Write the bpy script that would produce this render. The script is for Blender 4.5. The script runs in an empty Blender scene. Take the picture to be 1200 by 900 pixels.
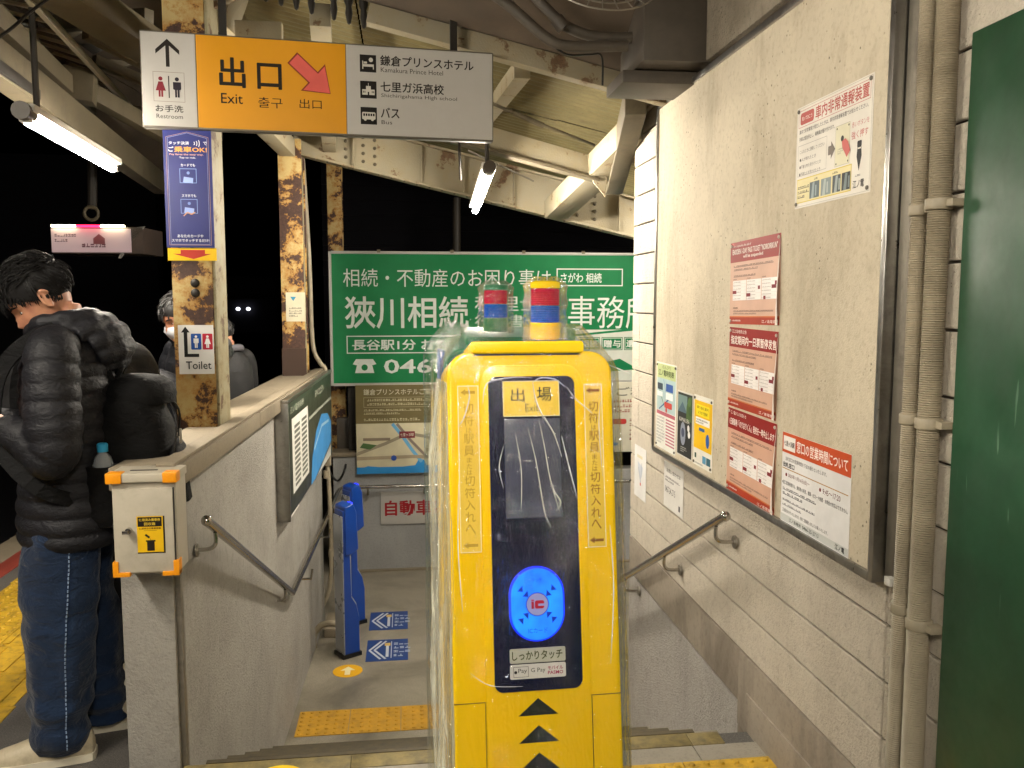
import bpy, bmesh, math, random
from mathutils import Vector, Matrix, noise
S = bpy.context.scene
C = S.collection
R = math.radians
rnd = random.Random(7)

# ------------------------------------------------------------------ camera
YAW = R(7.1); PITCH = math.atan(.098); EYE = 1.53
cam = bpy.data.cameras.new('camera'); co = bpy.data.objects.new('camera', cam); C.objects.link(co)
cam.sensor_width = 36; cam.lens = 30; cam.clip_start = .05; cam.clip_end = 600
co.location = (0, 0, EYE); co.rotation_euler = (R(90) - PITCH, 0, -YAW)
S.camera = co
cam.dof.use_dof = False
# ------------------------------------------------------------------ world: night sky
w = bpy.data.worlds.new('World'); S.world = w; w.use_nodes = True
nt = w.node_tree; bg = nt.nodes['Background']
sky = nt.nodes.new('ShaderNodeTexSky'); sky.sky_type = 'NISHITA'; sky.sun_disc = False
sky.sun_elevation = R(-8); sky.sun_rotation = R(200)
nt.links.new(sky.outputs[0], bg.inputs[0]); bg.inputs[1].default_value = .05
S.view_settings.view_transform = 'Standard'; S.view_settings.look = 'None'
S.view_settings.exposure = .45; S.view_settings.gamma = 1
S.cycles.use_denoising = True
S.cycles.max_bounces = 8; S.cycles.transparent_max_bounces = 16
S.cycles.sample_clamp_indirect = 6
LAMP = 330.0          # radiance of a fluorescent tube

# ------------------------------------------------------------------ pixel -> place helpers (used only to read off real positions)
def ray(px, py):
    u = (px - 600) / 1000; v = (450 - py) / 1000
    f = math.cos(PITCH) + v * math.sin(PITCH); z = -math.sin(PITCH) + v * math.cos(PITCH)
    return Vector((f * math.sin(YAW) + u * math.cos(YAW), f * math.cos(YAW) - u * math.sin(YAW), z))
def onX(px, py, X): r = ray(px, py); t = X / r.x; return Vector((X, r.y * t, EYE + r.z * t))
def onY(px, py, Y): r = ray(px, py); t = Y / r.y; return Vector((r.x * t, Y, EYE + r.z * t))
def onZ(px, py, Z): r = ray(px, py); t = (Z - EYE) / r.z; return Vector((r.x * t, r.y * t, Z))

# ------------------------------------------------------------------ materials
def lin(h):
    if not isinstance(h, str): return tuple(h) + (1,)
    h = h.lstrip('#'); o = []
    for i in (0, 2, 4):
        c = int(h[i:i+2], 16) / 255
        o.append(c / 12.92 if c <= .04045 else ((c + .055) / 1.055) ** 2.4)
    return tuple(o) + (1,)
class NT:
    def __init__(s, name):
        s.m = bpy.data.materials.new(name); s.m.use_nodes = True; s.t = s.m.node_tree
        s.b = s.t.nodes['Principled BSDF']; s.geo = s.n('ShaderNodeNewGeometry')
    def n(s, typ, **k):
        x = s.t.nodes.new(typ)
        for a, b in k.items(): setattr(x, a, b)
        return x
    def l(s, a, b): s.t.links.new(a, b)
    def noise(s, scale, detail=4, rough=.55, vec=None, dist=0):
        x = s.n('ShaderNodeTexNoise'); x.inputs['Scale'].default_value = scale
        x.inputs['Detail'].default_value = detail; x.inputs['Roughness'].default_value = rough
        x.inputs['Distortion'].default_value = dist
        s.l(vec or s.geo.outputs['Position'], x.inputs['Vector']); return x.outputs[0]
    def vor(s, scale, out='Distance'):
        x = s.n('ShaderNodeTexVoronoi'); x.inputs['Scale'].default_value = scale
        s.l(s.geo.outputs['Position'], x.inputs['Vector']); return x.outputs[out]
    def map(s, v, a, b, c=0, d=1):
        x = s.n('ShaderNodeMapRange'); s.l(v, x.inputs[0])
        for i, q in enumerate((a, b, c, d)): x.inputs[i + 1].default_value = q
        return x.outputs[0]
    def mix(s, f, a, b, mode='MIX'):
        x = s.n('ShaderNodeMix', data_type='RGBA', blend_type=mode)
        if isinstance(f, (int, float)): x.inputs[0].default_value = f
        else: s.l(f, x.inputs[0])
        for i, q in ((6, a), (7, b)):
            if isinstance(q, (str, tuple, list)): x.inputs[i].default_value = lin(q)
            else: s.l(q, x.inputs[i])
        return x.outputs[2]
    def math(s, op, a, b):
        x = s.n('ShaderNodeMath', operation=op)
        for i, q in ((0, a), (1, b)):
            if isinstance(q, (int, float)): x.inputs[i].default_value = q
            else: s.l(q, x.inputs[i])
        return x.outputs[0]
    def col(s, v): s.l(v, s.b.inputs['Base Color'])
    def scalevec(s, v):
        x = s.n('ShaderNodeVectorMath', operation='MULTIPLY'); s.l(s.geo.outputs['Position'], x.inputs[0]); x.inputs[1].default_value = v
        return x.outputs[0]
    def bump(s, h, strength=.4, dist=.002):
        x = s.n('ShaderNodeBump'); x.inputs['Strength'].default_value = strength; x.inputs['Distance'].default_value = dist
        s.l(h, x.inputs['Height']); s.l(x.outputs[0], s.b.inputs['Normal'])
def M(name, col, rough=.6, metal=0, var=.12, vs=6, bump=0, bs=60, bd=.002, dirt=0, dirtc='#2a2018', ds=3, coat=0, spec=.5, rv=.1):
    k = NT(name); b = k.b
    b.inputs['Roughness'].default_value = rough; b.inputs['Metallic'].default_value = metal
    b.inputs['Coat Weight'].default_value = coat; b.inputs['Coat Roughness'].default_value = .08
    b.inputs['Specular IOR Level'].default_value = spec
    c = lin(col); d = tuple(x * (1 - var * 1.6) for x in c[:3]); e = tuple(min(1, x * (1 + var)) for x in c[:3])
    n1 = k.noise(vs, 6, .65)
    o = k.mix(k.map(n1, .3, .7), d, e)
    if dirt:
        n2 = k.noise(ds, 8, .7, dist=.4)
        o = k.mix(k.math('MULTIPLY', k.map(n2, .5, .75), dirt), o, dirtc)
    k.col(o)
    k.l(k.map(n1, .2, .8, max(0, rough - rv), min(1, rough + rv)), b.inputs['Roughness'])
    if bump: k.bump(k.noise(bs, 5, .6), bump, bd)
    return k.m
def pits(name, col, dark, ps=70, thr=.12, bump=.5, bs=220, stain=.5, rough=.85, streak=True, var=.1, bd=.002):
    # cement-like render with pits, stains and faint vertical streaks
    k = NT(name); c = lin(col)
    a = tuple(x * (1 - var) for x in c[:3]); b = tuple(min(1, x * (1 + var * .6)) for x in c[:3])
    o = k.mix(k.map(k.noise(2.3, 8, .7), .3, .7), a, b)
    st = k.noise(1.0, 6, .65, vec=k.scalevec((2.6, 2.6, .9) if streak else (2, 2, 2)), dist=.5)
    o = k.mix(k.math('MULTIPLY', k.map(st, .48, .78), stain), o, dark)
    f = k.noise(bs * .35, 3, .6)
    o = k.mix(k.math('MULTIPLY', k.map(f, .5, .8), .35), o, dark)
    v = k.vor(ps); big = k.noise(5, 3)
    pm = k.math('MULTIPLY', k.map(v, thr, thr * .5), k.map(big, .45, .6))
    o = k.mix(k.math('MULTIPLY', pm, .8), o, (.05, .04, .03))
    k.col(o); k.b.inputs['Roughness'].default_value = rough
    k.b.inputs['Specular IOR Level'].default_value = .35
    k.bump(k.math('SUBTRACT', k.noise(bs, 5, .65), k.math('MULTIPLY', pm, .8)), bump, bd)
    return k.m
def rusty(name, paint, rust='#3a1d10', mid='#8a4f1c', amt=.5, sc=7):
    k = NT(name); n = k.noise(sc, 10, .62, dist=.3); m = k.noise(sc * 2.7, 8, .7)
    f_ = k.noise(sc * 11, 6, .75); s = k.math('ADD', k.math('ADD', k.math('MULTIPLY', n, .6), k.math('MULTIPLY', m, .26)), k.math('MULTIPLY', f_, .14))
    o = k.mix(k.map(m, .35, .7), paint, mid)
    o = k.mix(k.map(k.noise(sc * .8, 5), .42, .6), o, paint)
    e = 1 - amt
    o = k.mix(k.map(s, .31 + e * .22, .38 + e * .22), o, mid)
    o = k.mix(k.map(s, .36 + e * .22, .385 + e * .22), o, k.mix(k.map(f_, .35, .65), rust, tuple(x * 2.2 for x in lin(rust)[:3])))
    k.col(o); k.b.inputs['Roughness'].default_value = .62
    k.bump(k.math('SUBTRACT', k.noise(120, 4), k.map(s, .36 + e * .22, .39 + e * .22)), .5, .004)
    return k.m
def emis(name, col, st):
    k = NT(name); k.b.inputs['Emission Color'].default_value = lin(col); k.b.inputs['Emission Strength'].default_value = st
    k.b.inputs['Base Color'].default_value = lin(col); return k.m
PM = {}
def P(h, rough=.58):
    if h not in PM:
        k = NT('print_' + h.strip('#')); k.b.inputs['Base Color'].default_value = lin(h); k.b.inputs['Roughness'].default_value = rough; k.b.inputs['Specular IOR Level'].default_value = .3
        c = lin(h)[:3]; k.col(k.mix(k.map(k.noise(9, 5), .3, .7), tuple(x * .9 for x in c), tuple(min(1, x * 1.04) for x in c)))
        PM[h] = k.m
    return PM[h]

m_siding = pits('siding_render', '#c6bcab', '#7e7362', 60, .12, 1.0, 95, .4, .8, bd=.012)
m_joint = M('joint_dark', '#3c352c', .9)
m_stucco = pits('stucco_band', '#978c7a', '#3e362c', 55, .2, 1.0, 80, .5, .9, bd=.016)
m_board = pits('notice_board_face', '#c9bda5', '#84745a', 38, .16, .7, 160, .8, .75, bd=.005, var=.14)
m_plinth = pits('old_concrete', '#8d8375', '#4c4238', 60, .08, .5, 120, .9, .8)
m_rough = pits('rough_render', '#a5a099', '#625d55', 70, .14, 1.0, 85, .4, .85, bd=.014)
m_parapet = pits('parapet_render', '#a09c94', '#5e5952', 90, .12, .8, 100, .35, .8, bd=.008, streak=False)
m_cap = pits('cap_concrete', '#857a67', '#5a4f40', 70, .1, .4, 200, .6, .75, streak=False)
m_greywall = pits('grey_wall', '#a0a09e', '#5f5e5c', 90, .07, .3, 200, .35, .7)
m_alu = M('aluminium', '#a9a7a2', .33, 1, .1, 14, dirt=.5, ds=9, dirtc='#4a4640')
m_alud = M('aluminium_dull', '#8b8478', .5, .7, .15, 8, dirt=.6, ds=8)
m_steel = M('stainless', '#b9b5ae', .2, 1, .08, 20)
m_conduit = M('conduit_plastic', '#958b76', .55, 0, .14, 9, dirt=.45, ds=6, dirtc='#5a4c38')
m_pipe = M('old_beige_pipe', '#a89c84', .5, 0, .15, 9, dirt=.5, ds=9)
k = NT('dark_green_paint'); o = k.mix(k.map(k.noise(2.4, 7, .7, vec=k.scalevec((1, 1, .5))), .35, .65), '#0b3219', '#14472a')
sc_ = k.noise(60, 2, .5, vec=k.scalevec((1, 1, .09)), dist=.4); o = k.mix(k.math('MULTIPLY', k.map(sc_, .7, .74), k.map(k.noise(3, 2), .5, .62)), o, '#5d7a64')
o = k.mix(k.map(k.vor(9), .03, .02), o, '#9aa59a'); k.col(o); k.l(k.map(k.noise(5, 6, .7), .3, .7, .3, .55), k.b.inputs['Roughness']); k.bump(k.noise(6, 3), .25, .01); m_green = k.m
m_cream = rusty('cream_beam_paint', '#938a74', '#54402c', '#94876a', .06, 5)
m_cream_shaded = M('shaded_cream_paint', '#5c5340', .6, 0, .2, 4, dirt=.6, ds=4)  # darker copy of the beam paint; the canopy's dimness is put into the colour
m_column = rusty('rusty_column_paint', '#c0aa72', '#35221a', '#a8742a', .38, 6)
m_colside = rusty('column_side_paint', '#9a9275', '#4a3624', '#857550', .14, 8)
m_soffit = M('dark_soffit', '#54483b', .75, 0, .2, 2.5, dirt=.4, ds=2)
m_corr = M('corrugated_sheet', '#786e4c', .5, .2, .2, 3, dirt=.6, ds=3, dirtc='#3a3018')
m_dark = M('dark_steel', '#2b2722', .6, .3, .2, 8)
m_box = M('grey_box_paint', '#4c453c', .5, 0, .15, 8, dirt=.4, ds=8)
m_black = M('black_plastic', '#0c0c0d', .4, 0, .1)
m_nightwall = M('night_wall', '#24222a', .9, 0, .2, 1)
m_binbox = M('bin_paint', '#b3ab9a', .42, 0, .07, 10, dirt=.3, ds=14, dirtc='#7a705f')
m_orange = M('orange_guard', '#e8930c', .4, 0, .06, 20)
m_yellow = M('machine_yellow', '#f5cb00', .26, 0, .015, 3, coat=.4)
m_yellowd = M('machine_yellow_shadow_gap', '#5a4300', .6)
m_mgreen = M('machine_green', '#0f6a42', .35, 0, .06)
m_navy = M('navy_glass', '#0a1036', .12, 0, .05, coat=.6)
m_screen = M('screen_grey', '#4b4d60', .18, 0, .1, 30, coat=.4)
m_blue = M('device_blue', '#12429c', .35, 0, .08, coat=.3)
m_silver = M('silver_plastic', '#b8bcc4', .3, .6, .05)
m_rubber = M('shoe_sole', '#d8d0bb', .6)
m_bub = M('bubble_wrap_blue', '#1a6fb5', .3)

def floor_mat():
    k = NT('platform_asphalt')
    n = k.noise(180, 4, .7); b = k.noise(1.6, 6, .6)
    o = k.mix(k.map(n, .35, .68), '#3c3a37', '#6a6661')
    o = k.mix(k.map(b, .35, .7), o, k.mix(.5, o, '#2f2c29'))
    sp = k.vor(150); o = k.mix(k.math('MULTIPLY', k.map(sp, .18, .08), .5), o, '#b2ada3')
    k.col(o); k.l(k.map(b, .3, .7, .45, .75), k.b.inputs['Roughness']); k.bump(n, .4, .002); return k.m
m_floor = floor_mat()
def landing_mat():
    k = NT('worn_concrete_floor')
    n = k.noise(130, 4, .7); b = k.noise(1.7, 7, .65, dist=.6)
    o = k.mix(k.map(n, .35, .68), '#7d766a', '#a09886'); o = k.mix(k.map(b, .4, .68), o, '#5c564a')
    k.col(o); k.l(k.map(b, .3, .7, .5, .32), k.b.inputs['Roughness']); k.bump(n, .25, .0015); return k.m
m_landing = landing_mat()
m_terr = pits('step_terrazzo', '#8b8579', '#4d473d', 160, .25, .4, 300, .5, .7, streak=False)
m_nosing = M('nosing_strip', '#7a6c40', .6, 0, .3, 20, bump=.4, bs=200, dirt=.8, ds=16, dirtc='#2e281e')
m_nosed = M('nosing_rubber_dark', '#4d4430', .7, 0, .3, 20)
m_tact = M('tactile_yellow', '#b88a1e', .6, 0, .16, 14, bump=.3, bs=250, dirt=.5, ds=10, dirtc='#5a3f14')
m_tactw = M('tactile_yellow_worn', '#b9931c', .65, 0, .2, 14, bump=.3, bs=250, dirt=.85, ds=22, dirtc='#3a3020')
m_tube = emis('fluorescent_tube_glow', '#fff5e4', LAMP)
m_redline = M('red_line_paint', '#7d3226', .6); m_white = M('white_paint', '#cfccc4', .55, 0, .06)
m_signw = M('sign_white', '#bdbab4', .4, 0, .04, 3, dirt=.12, ds=7, dirtc='#8a8478')
m_signy = M('sign_yellow', '#dc980a', .38, 0, .04, 3)
m_signframe = M('sign_frame', '#6d685f', .45, .4, .1)

# ------------------------------------------------------------------ mesh building
class MB:
    def __init__(s): s.v = []; s.f = []; s.mi = []; s.cur = 0; s.T = None
    def add(s, vs, fs):
        o = len(s.v)
        s.v += [tuple(s.T @ Vector(v)) if s.T else tuple(v) for v in vs]
        s.f += [tuple(o + i for i in f) for f in fs]; s.mi += [s.cur] * len(fs); return s
    def box(s, x0, x1, y0, y1, z0, z1):
        return s.add([(x, y, z) for z in (z0, z1) for y in (y0, y1) for x in (x0, x1)],
                     [(0, 2, 3, 1), (4, 5, 7, 6), (0, 1, 5, 4), (2, 6, 7, 3), (0, 4, 6, 2), (1, 3, 7, 5)])
    def beam(s, p, q, wd, h, up=(0, 0, 1)):
        p, q = Vector(p), Vector(q); d = (q - p).normalized(); a = d.cross(Vector(up)).normalized(); u = a.cross(d)
        vs = [e + a * (i * wd / 2) + u * (j * h / 2) for e in (p, q) for i, j in ((-1, -1), (1, -1), (1, 1), (-1, 1))]
        return s.add(vs, [(0, 1, 2, 3), (7, 6, 5, 4), (0, 4, 5, 1), (1, 5, 6, 2), (2, 6, 7, 3), (3, 7, 4, 0)])
    def loft(s, rings, cap=True, closed=False):
        n = len(rings[0]); vs = [v for r in rings for v in r]; fs = []
        m = len(rings)
        for i in range(m - 1 + (1 if closed else 0)):
            for j in range(n):
                a = i * n + j; b = i * n + (j + 1) % n; c = ((i + 1) % m) * n + (j + 1) % n; d = ((i + 1) % m) * n + j
                fs.append((a, b, c, d))
        if cap and not closed: fs += [tuple(range(n))[::-1], tuple((m - 1) * n + j for j in range(n))]
        return s.add(vs, fs)
    def tube(s, pts, r, n=10, cap=True):
        pts = [Vector(p) for p in pts]; rs = r if isinstance(r, (list, tuple)) else [r] * len(pts)
        rings = []; a = None
        for i, p in enumerate(pts):
            d = (pts[min(i + 1, len(pts) - 1)] - pts[max(i - 1, 0)]).normalized()
            if a is None: a = d.cross(Vector((0, 0, 1)) if abs(d.z) < .9 else Vector((1, 0, 0))).normalized()
            else: a = (a - d * a.dot(d)).normalized()
            b = d.cross(a)
            rings.append([p + (a * math.cos(t) + b * math.sin(t)) * rs[i] for t in [2 * math.pi * j / n for j in range(n)]])
        return s.loft(rings, cap)
    def prism(s, poly, y0, y1):      # polygon in x,z extruded along y
        n = len(poly); vs = [(x, y0, z) for x, z in poly] + [(x, y1, z) for x, z in poly]
        return s.add(vs, [tuple(range(n)), tuple(range(2 * n - 1, n - 1, -1))] + [(i, i + n, (i + 1) % n + n, (i + 1) % n) for i in range(n)])
    def lathe(s, c, prof, n=24):
        c = Vector(c); rings = [[c + Vector((r * math.cos(2 * math.pi * j / n), r * math.sin(2 * math.pi * j / n), z)) for j in range(n)] for r, z in prof]
        return s.loft(rings)
    def ell(s, c, r, n=16, m=10, A=None):
        c = Vector(c); vs = []
        rings = []
        for i in range(m + 1):
            ph = -math.pi / 2 + math.pi * i / m; q = max(.02, math.cos(ph))
            ring = []
            for j in range(n):
                t = 2 * math.pi * j / n; v = Vector((r[0] * q * math.cos(t), r[1] * q * math.sin(t), r[2] * math.sin(ph)))
                ring.append(c + (A @ v if A else v))
            rings.append(ring)
        return s.loft(rings)
def rrect(x0, x1, z0, z1, r, n=6):
    o = []
    for cx, cz, a in ((x1 - r, z0 + r, -90), (x1 - r, z1 - r, 0), (x0 + r, z1 - r, 90), (x0 + r, z0 + r, 180)):
        o += [(cx + r * math.cos(R(a + 90 * i / n)), cz + r * math.sin(R(a + 90 * i / n))) for i in range(n + 1)]
    return o
def smooth_pts(pts, k=6):
    P_ = [Vector(p) for p in pts]; out = []
    for i in range(len(P_) - 1):
        p0, p1, p2, p3 = P_[max(i - 1, 0)], P_[i], P_[i + 1], P_[min(i + 2, len(P_) - 1)]
        for j in range(k):
            t = j / k; out.append(.5 * ((2 * p1) + (p2 - p0) * t + (2 * p0 - 5 * p1 + 4 * p2 - p3) * t * t + (3 * p1 - p0 - 3 * p2 + p3) * t ** 3))
    out.append(P_[-1]); return out
def mkmesh(name, mb, mats, bevel=0, seg=2, smooth=35):
    me = bpy.data.meshes.new(name); me.from_pydata(mb.v, [], mb.f)
    for m in (mats if isinstance(mats, (list, tuple)) else [mats]): me.materials.append(m)
    if any(mb.mi): me.polygons.foreach_set('material_index', mb.mi)
    bm = bmesh.new(); bm.from_mesh(me)
    bmesh.ops.recalc_face_normals(bm, faces=bm.faces)
    if bevel:
        es = [e for e in bm.edges if len(e.link_faces) == 2 and e.calc_face_angle(0) > R(30)]
        bmesh.ops.bevel(bm, geom=es, offset=bevel, segments=seg, affect='EDGES', profile=.6, clamp_overlap=True)
    bm.to_mesh(me); bm.free()
    if smooth:
        me.polygons.foreach_set('use_smooth', [True] * len(me.polygons)); me.set_sharp_from_angle(angle=R(smooth))
    me.update(); return me
def link(name, me, parent=None):
    o = bpy.data.objects.new(name, me); C.objects.link(o)
    if parent is not None: o.parent = parent
    return o
INV = {}
def thing(name, label, cat, loc=(0, 0, 0), rz=0, group=None, kind=None, rot=None):
    o = bpy.data.objects.new(name, None); C.objects.link(o); o.empty_display_size = .1
    o.location = loc; o.rotation_euler = rot or (0, 0, R(rz))
    Mx = Matrix.Translation(Vector(loc)) @ o.rotation_euler.to_matrix().to_4x4(); INV[o.name] = Mx.inverted()
    if label: o['label'] = label
    if cat: o['category'] = cat
    if group: o['group'] = group
    if kind: o['kind'] = kind
    return o
def part(name, mb, mat, parent, world=False, bevel=0, seg=2, smooth=35, label=None):
    root = parent
    while root.parent: root = root.parent
    if world:
        I = INV[root.name]; mb.v = [tuple(I @ Vector(v)) for v in mb.v]
    o = link(name, mkmesh(name, mb, mat, bevel, seg, smooth), parent)
    if label: o['label'] = label
    return o
def solo(name, mb, mat, label=None, cat=None, group=None, kind=None, **k):   # one mesh thing in world coords, origin moved to its base
    c = Vector((sum(v[0] for v in mb.v) / len(mb.v), sum(v[1] for v in mb.v) / len(mb.v), min(v[2] for v in mb.v)))
    mb.v = [tuple(Vector(v) - c) for v in mb.v]
    o = link(name, mkmesh(name, mb, mat, **k)); o.location = c
    if label: o['label'] = label
    if cat: o['category'] = cat
    if group: o['group'] = group
    if kind: o['kind'] = kind
    return o
def dup(root, loc=None, rz=None, label=None):
    def cp(o, par):
        c = o.copy(); C.objects.link(c); c.parent = par
        for ch in list(o.children): cp(ch, c)
        return c
    r = cp(root, None)
    if loc is not None: r.location = loc
    if rz is not None: r.rotation_euler = (0, 0, R(rz))
    if label: r['label'] = label
    return r

# ------------------------------------------------------------------ flat print (lettering, pictograms)
TC = {}
def glyphs(s, bold):
    key = (s, bold)
    if key not in TC:
        c = bpy.data.curves.new('t', 'FONT'); c.body = s; c.size = 1; c.resolution_u = 2; c.offset = bold
        o = bpy.data.objects.new('t', c); C.objects.link(o)
        dg = bpy.context.evaluated_depsgraph_get(); me = bpy.data.meshes.new_from_object(o.evaluated_get(dg))
        vs = [tuple(v.co)[:2] for v in me.vertices]; fs = [tuple(p.vertices) for p in me.polygons]
        bpy.data.objects.remove(o); bpy.data.curves.remove(c); bpy.data.meshes.remove(me)
        TC[key] = (vs, fs, min(v[0] for v in vs), max(v[0] for v in vs), min(v[1] for v in vs), max(v[1] for v in vs))
    return TC[key]
class Print:
    def __init__(s, step=.0003): s.mb = MB(); s.mats = []; s.done = []; s.step = step * 1.3
    def m(s, c):
        mat = P(c) if isinstance(c, str) else c
        if mat not in s.mats: s.mats.append(mat)
        s.mb.cur = s.mats.index(mat)
    def lay(s, x0, z0, x1, z1, same=False):       # a print lies just proud of whatever it overlaps
        k = 1 + max([q[4] for q in s.done if q[0] < x1 and q[2] > x0 and q[1] < z1 and q[3] > z0] or [0])
        s.done.append((x0, z0, x1, z1, k)); return -s.step * k
    def poly(s, pts, c):
        s.m(c); y = s.lay(min(p[0] for p in pts), min(p[1] for p in pts), max(p[0] for p in pts), max(p[1] for p in pts)); s.mb.add([(x, y, z) for x, z in pts], [tuple(range(len(pts)))])
    def rect(s, x0, z0, x1, z1, c): s.poly([(x0, z0), (x1, z0), (x1, z1), (x0, z1)], c)
    def rr(s, x0, z0, x1, z1, r, c): s.poly(rrect(x0, x1, z0, z1, r, 4), c)
    def frame(s, x0, z0, x1, z1, t, c):
        s.m(c)
        y = min(s.lay(*a) for a in ((x0, z0, x1, z0 + t), (x0, z1 - t, x1, z1), (x0, z0, x0 + t, z1), (x1 - t, z0, x1, z1)))
        for a in ((x0, z0, x1, z0 + t), (x0, z1 - t, x1, z1), (x0, z0 + t, x0 + t, z1 - t), (x1 - t, z0 + t, x1, z1 - t)):
            s.mb.add([(a[0], y, a[1]), (a[2], y, a[1]), (a[2], y, a[3]), (a[0], y, a[3])], [(0, 1, 2, 3)])
    def circ(s, x, z, r, c, n=20, rz=None): s.poly([(x + r * math.cos(2 * math.pi * i / n), z + (rz or r) * math.sin(2 * math.pi * i / n)) for i in range(n)], c)
    def line(s, pts, t, c):
        s.m(c); y = s.lay(min(q[0] for q in pts), min(q[1] for q in pts), max(q[0] for q in pts) + t / 4, max(q[1] for q in pts) + t / 4)
        for (a, b), (d, e) in zip(pts, pts[1:]):
            L = math.hypot(d - a, e - b) or 1; nx, nz = -(e - b) / L * t / 2, (d - a) / L * t / 2
            s.mb.add([(a - nx, y, b - nz), (d - nx, y, e - nz), (d + nx, y, e + nz), (a + nx, y, b + nz)], [(0, 1, 2, 3)])
    def txt(s, t, x, z, w=None, h=None, c='#111111', al='l', bold=0.0):
        vs, fs, x0, x1, z0, z1 = glyphs(t, min(bold, .006))
        sx = w / (x1 - x0) if w else None; sz = h / (z1 - z0) if h else None
        sx = sx or sz; sz = sz or sx
        W = (x1 - x0) * sx; ox = x - (W / 2 if al == 'c' else W if al == 'r' else 0)
        s.m(c); y = s.lay(ox, z, ox + W, z + (z1 - z0) * sz)
        for i, (dx, dz) in enumerate(((0, 0), (bold * .55, 0), (-bold * .55, 0), (0, bold * .5), (0, -bold * .5)) if bold > .01 else ((0, 0),)):
            s.mb.add([(ox + (a - x0 + dx) * sx, y - i * .00005, z + (b - z0 + dz) * sz) for a, b in vs], fs)
    def col(s, t, x, z1, size, gap, c, bold=0):        # vertical writing
        for ch in t:
            if ch != ' ':
                q = size * (.62 if ch in 'はまたのへれ' else 1)
                s.txt(ch, x, z1 - (size + q) / 2, None, q * .95, c, 'c', bold) if ch not in 'へ' else s.txt(ch, x, z1 - size * .65, size * .9, None, c, 'c', bold)
            z1 -= size + gap
    def small(s, x0, z0, x1, z1, n, c='#555555', fill=.9, seed=1, dense=.55):   # lines of print too small to read
        g = random.Random(seed); s.m(c); y = s.lay(x0, z0, x1, z1); H = (z1 - z0) / n; h = H * dense
        for i in range(n):
            z = z1 - (i + 1) * H + (H - h) / 2; x = x0; xe = x0 + (x1 - x0) * (1 if i < n - 1 else .6) * g.uniform(fill, 1)
            while x < xe:
                l = h * g.uniform(.5, 1.0)
                for q in range(g.choice((1, 2, 2))):
                    hh = h * g.uniform(.25, .4); zz = z + (h - hh) * (q / 1.0) * g.uniform(.8, 1)
                    s.mb.add([(x, y, zz), (x + l, y, zz), (x + l, y, zz + hh), (x, y, zz + hh)], [(0, 1, 2, 3)])
                if g.random() < .6: 
                    xx = x + l * g.uniform(.2, .7); s.mb.add([(xx, y, z), (xx + h * .2, y, z), (xx + h * .2, y, z + h), (xx, y, z + h)], [(0, 1, 2, 3)])
                x += l + h * g.uniform(.15, .3)
    def put(s, parent, name='lettering', off=0):
        if off: s.mb.v = [(a, b + off, c) for a, b, c in s.mb.v]
        return link(name, mkmesh(name, s.mb, s.mats, smooth=0), parent)
def man_icon(p, x, z, h, c, woman=False):
    p.circ(x, z + h * .88, h * .1, c, 12)
    if woman: p.poly([(x - h * .1, z + h * .74), (x + h * .1, z + h * .74), (x + h * .24, z + h * .3), (x - h * .24, z + h * .3)], c)
    else: p.poly([(x - h * .19, z + h * .74), (x + h * .19, z + h * .74), (x + h * .19, z + h * .4), (x + h * .12, z + h * .36), (x - h * .12, z + h * .36), (x - h * .19, z + h * .4)], c)
    for s in (-1, 1): p.rect(x + s * h * .06 - h * .045, z, x + s * h * .06 + h * .045, z + h * .4, c)
def sheet(name, label, cat, loc, rz, w, h, col='#e9e6df', t=.0012, group=None, rough=None, tilt=0):
    o = thing(name, label, cat, loc, rz, group)
    mb = MB().box(0, w, 0, t, 0, h)
    s = part('sheet', mb, P(col) if isinstance(col, str) else col, o, smooth=0)
    if tilt: o.rotation_euler = (0, R(tilt), R(rz))
    return o, Print()

# ================================================================== THE SETTING
X1 = 1.2            # face of the building wall on the right
def lw(Y): return -.75 + .028 * (Y - 2.8)      # inner face of the stair parapet on the left
mb = MB(); mb.box(-2.3, -.86, -6, 30, -.25, 0); mb.box(-.86, X1 + .1, -6, 2.78, -.25, 0)
solo('platform_floor', mb, m_floor, kind='structure', smooth=0)
mb = MB(); mb.box(-60, -2.3, -20, 80, -1.25, -1.15); solo('track_bed', mb, m_nightwall, kind='structure', smooth=0)
mb = MB(); mb.box(-60, 60, -20, 90, -1.6, -1.3); solo('ground', mb, m_nightwall, kind='structure', smooth=0)
mb = MB(); mb.box(-.86, 6, 4.33, 7.72, -1.2, -.93); solo('landing_floor', mb, m_landing, kind='structure', smooth=0)
# polished stone slab at the head of the stairs, with its joints
hs = thing('stair_head_paving', None, None, (0, 0, 0), kind='structure')
for x0, x1 in ((-.74, -.2), (-.196, .46), (.464, .96), (.964, X1 - .0)):
    part('stone_slab', MB().box(x0, x1, 1.6, 2.70, .0, .006), m_terr, hs, smooth=0)
    if x1 < 1: part('nosing_strip', MB().box(x0, x1 + .003, 2.702, 2.782, -.03, .008), m_nosing, hs, bevel=.003)
    else: part('nosing_strip', MB().box(x0, x1 - .12, 2.702, 2.782, -.03, .008), m_nosing, hs, bevel=.003)
st = thing('stairs', None, None, (0, 2.78, -.93), kind='structure')
for i in range(1, 6):
    y0 = 2.78 + .31 * (i - 1); z = -.155 * i
    part('step', MB().box(-.75, X1, y0, y0 + .31 + .0, -1.0, z), m_terr, st, world=True, smooth=0)
    part('nosing_strip', MB().box(-.74, X1 - .1, y0 + .25, y0 + .29, z - .03, z + .006), m_nosing, st, world=True, smooth=0)
    part('nosing_edge', MB().box(-.74, X1 - .1, y0 + .2905, y0 + .314, z - .04, z + .008), m_nosed, st, world=True, smooth=0)

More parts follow.
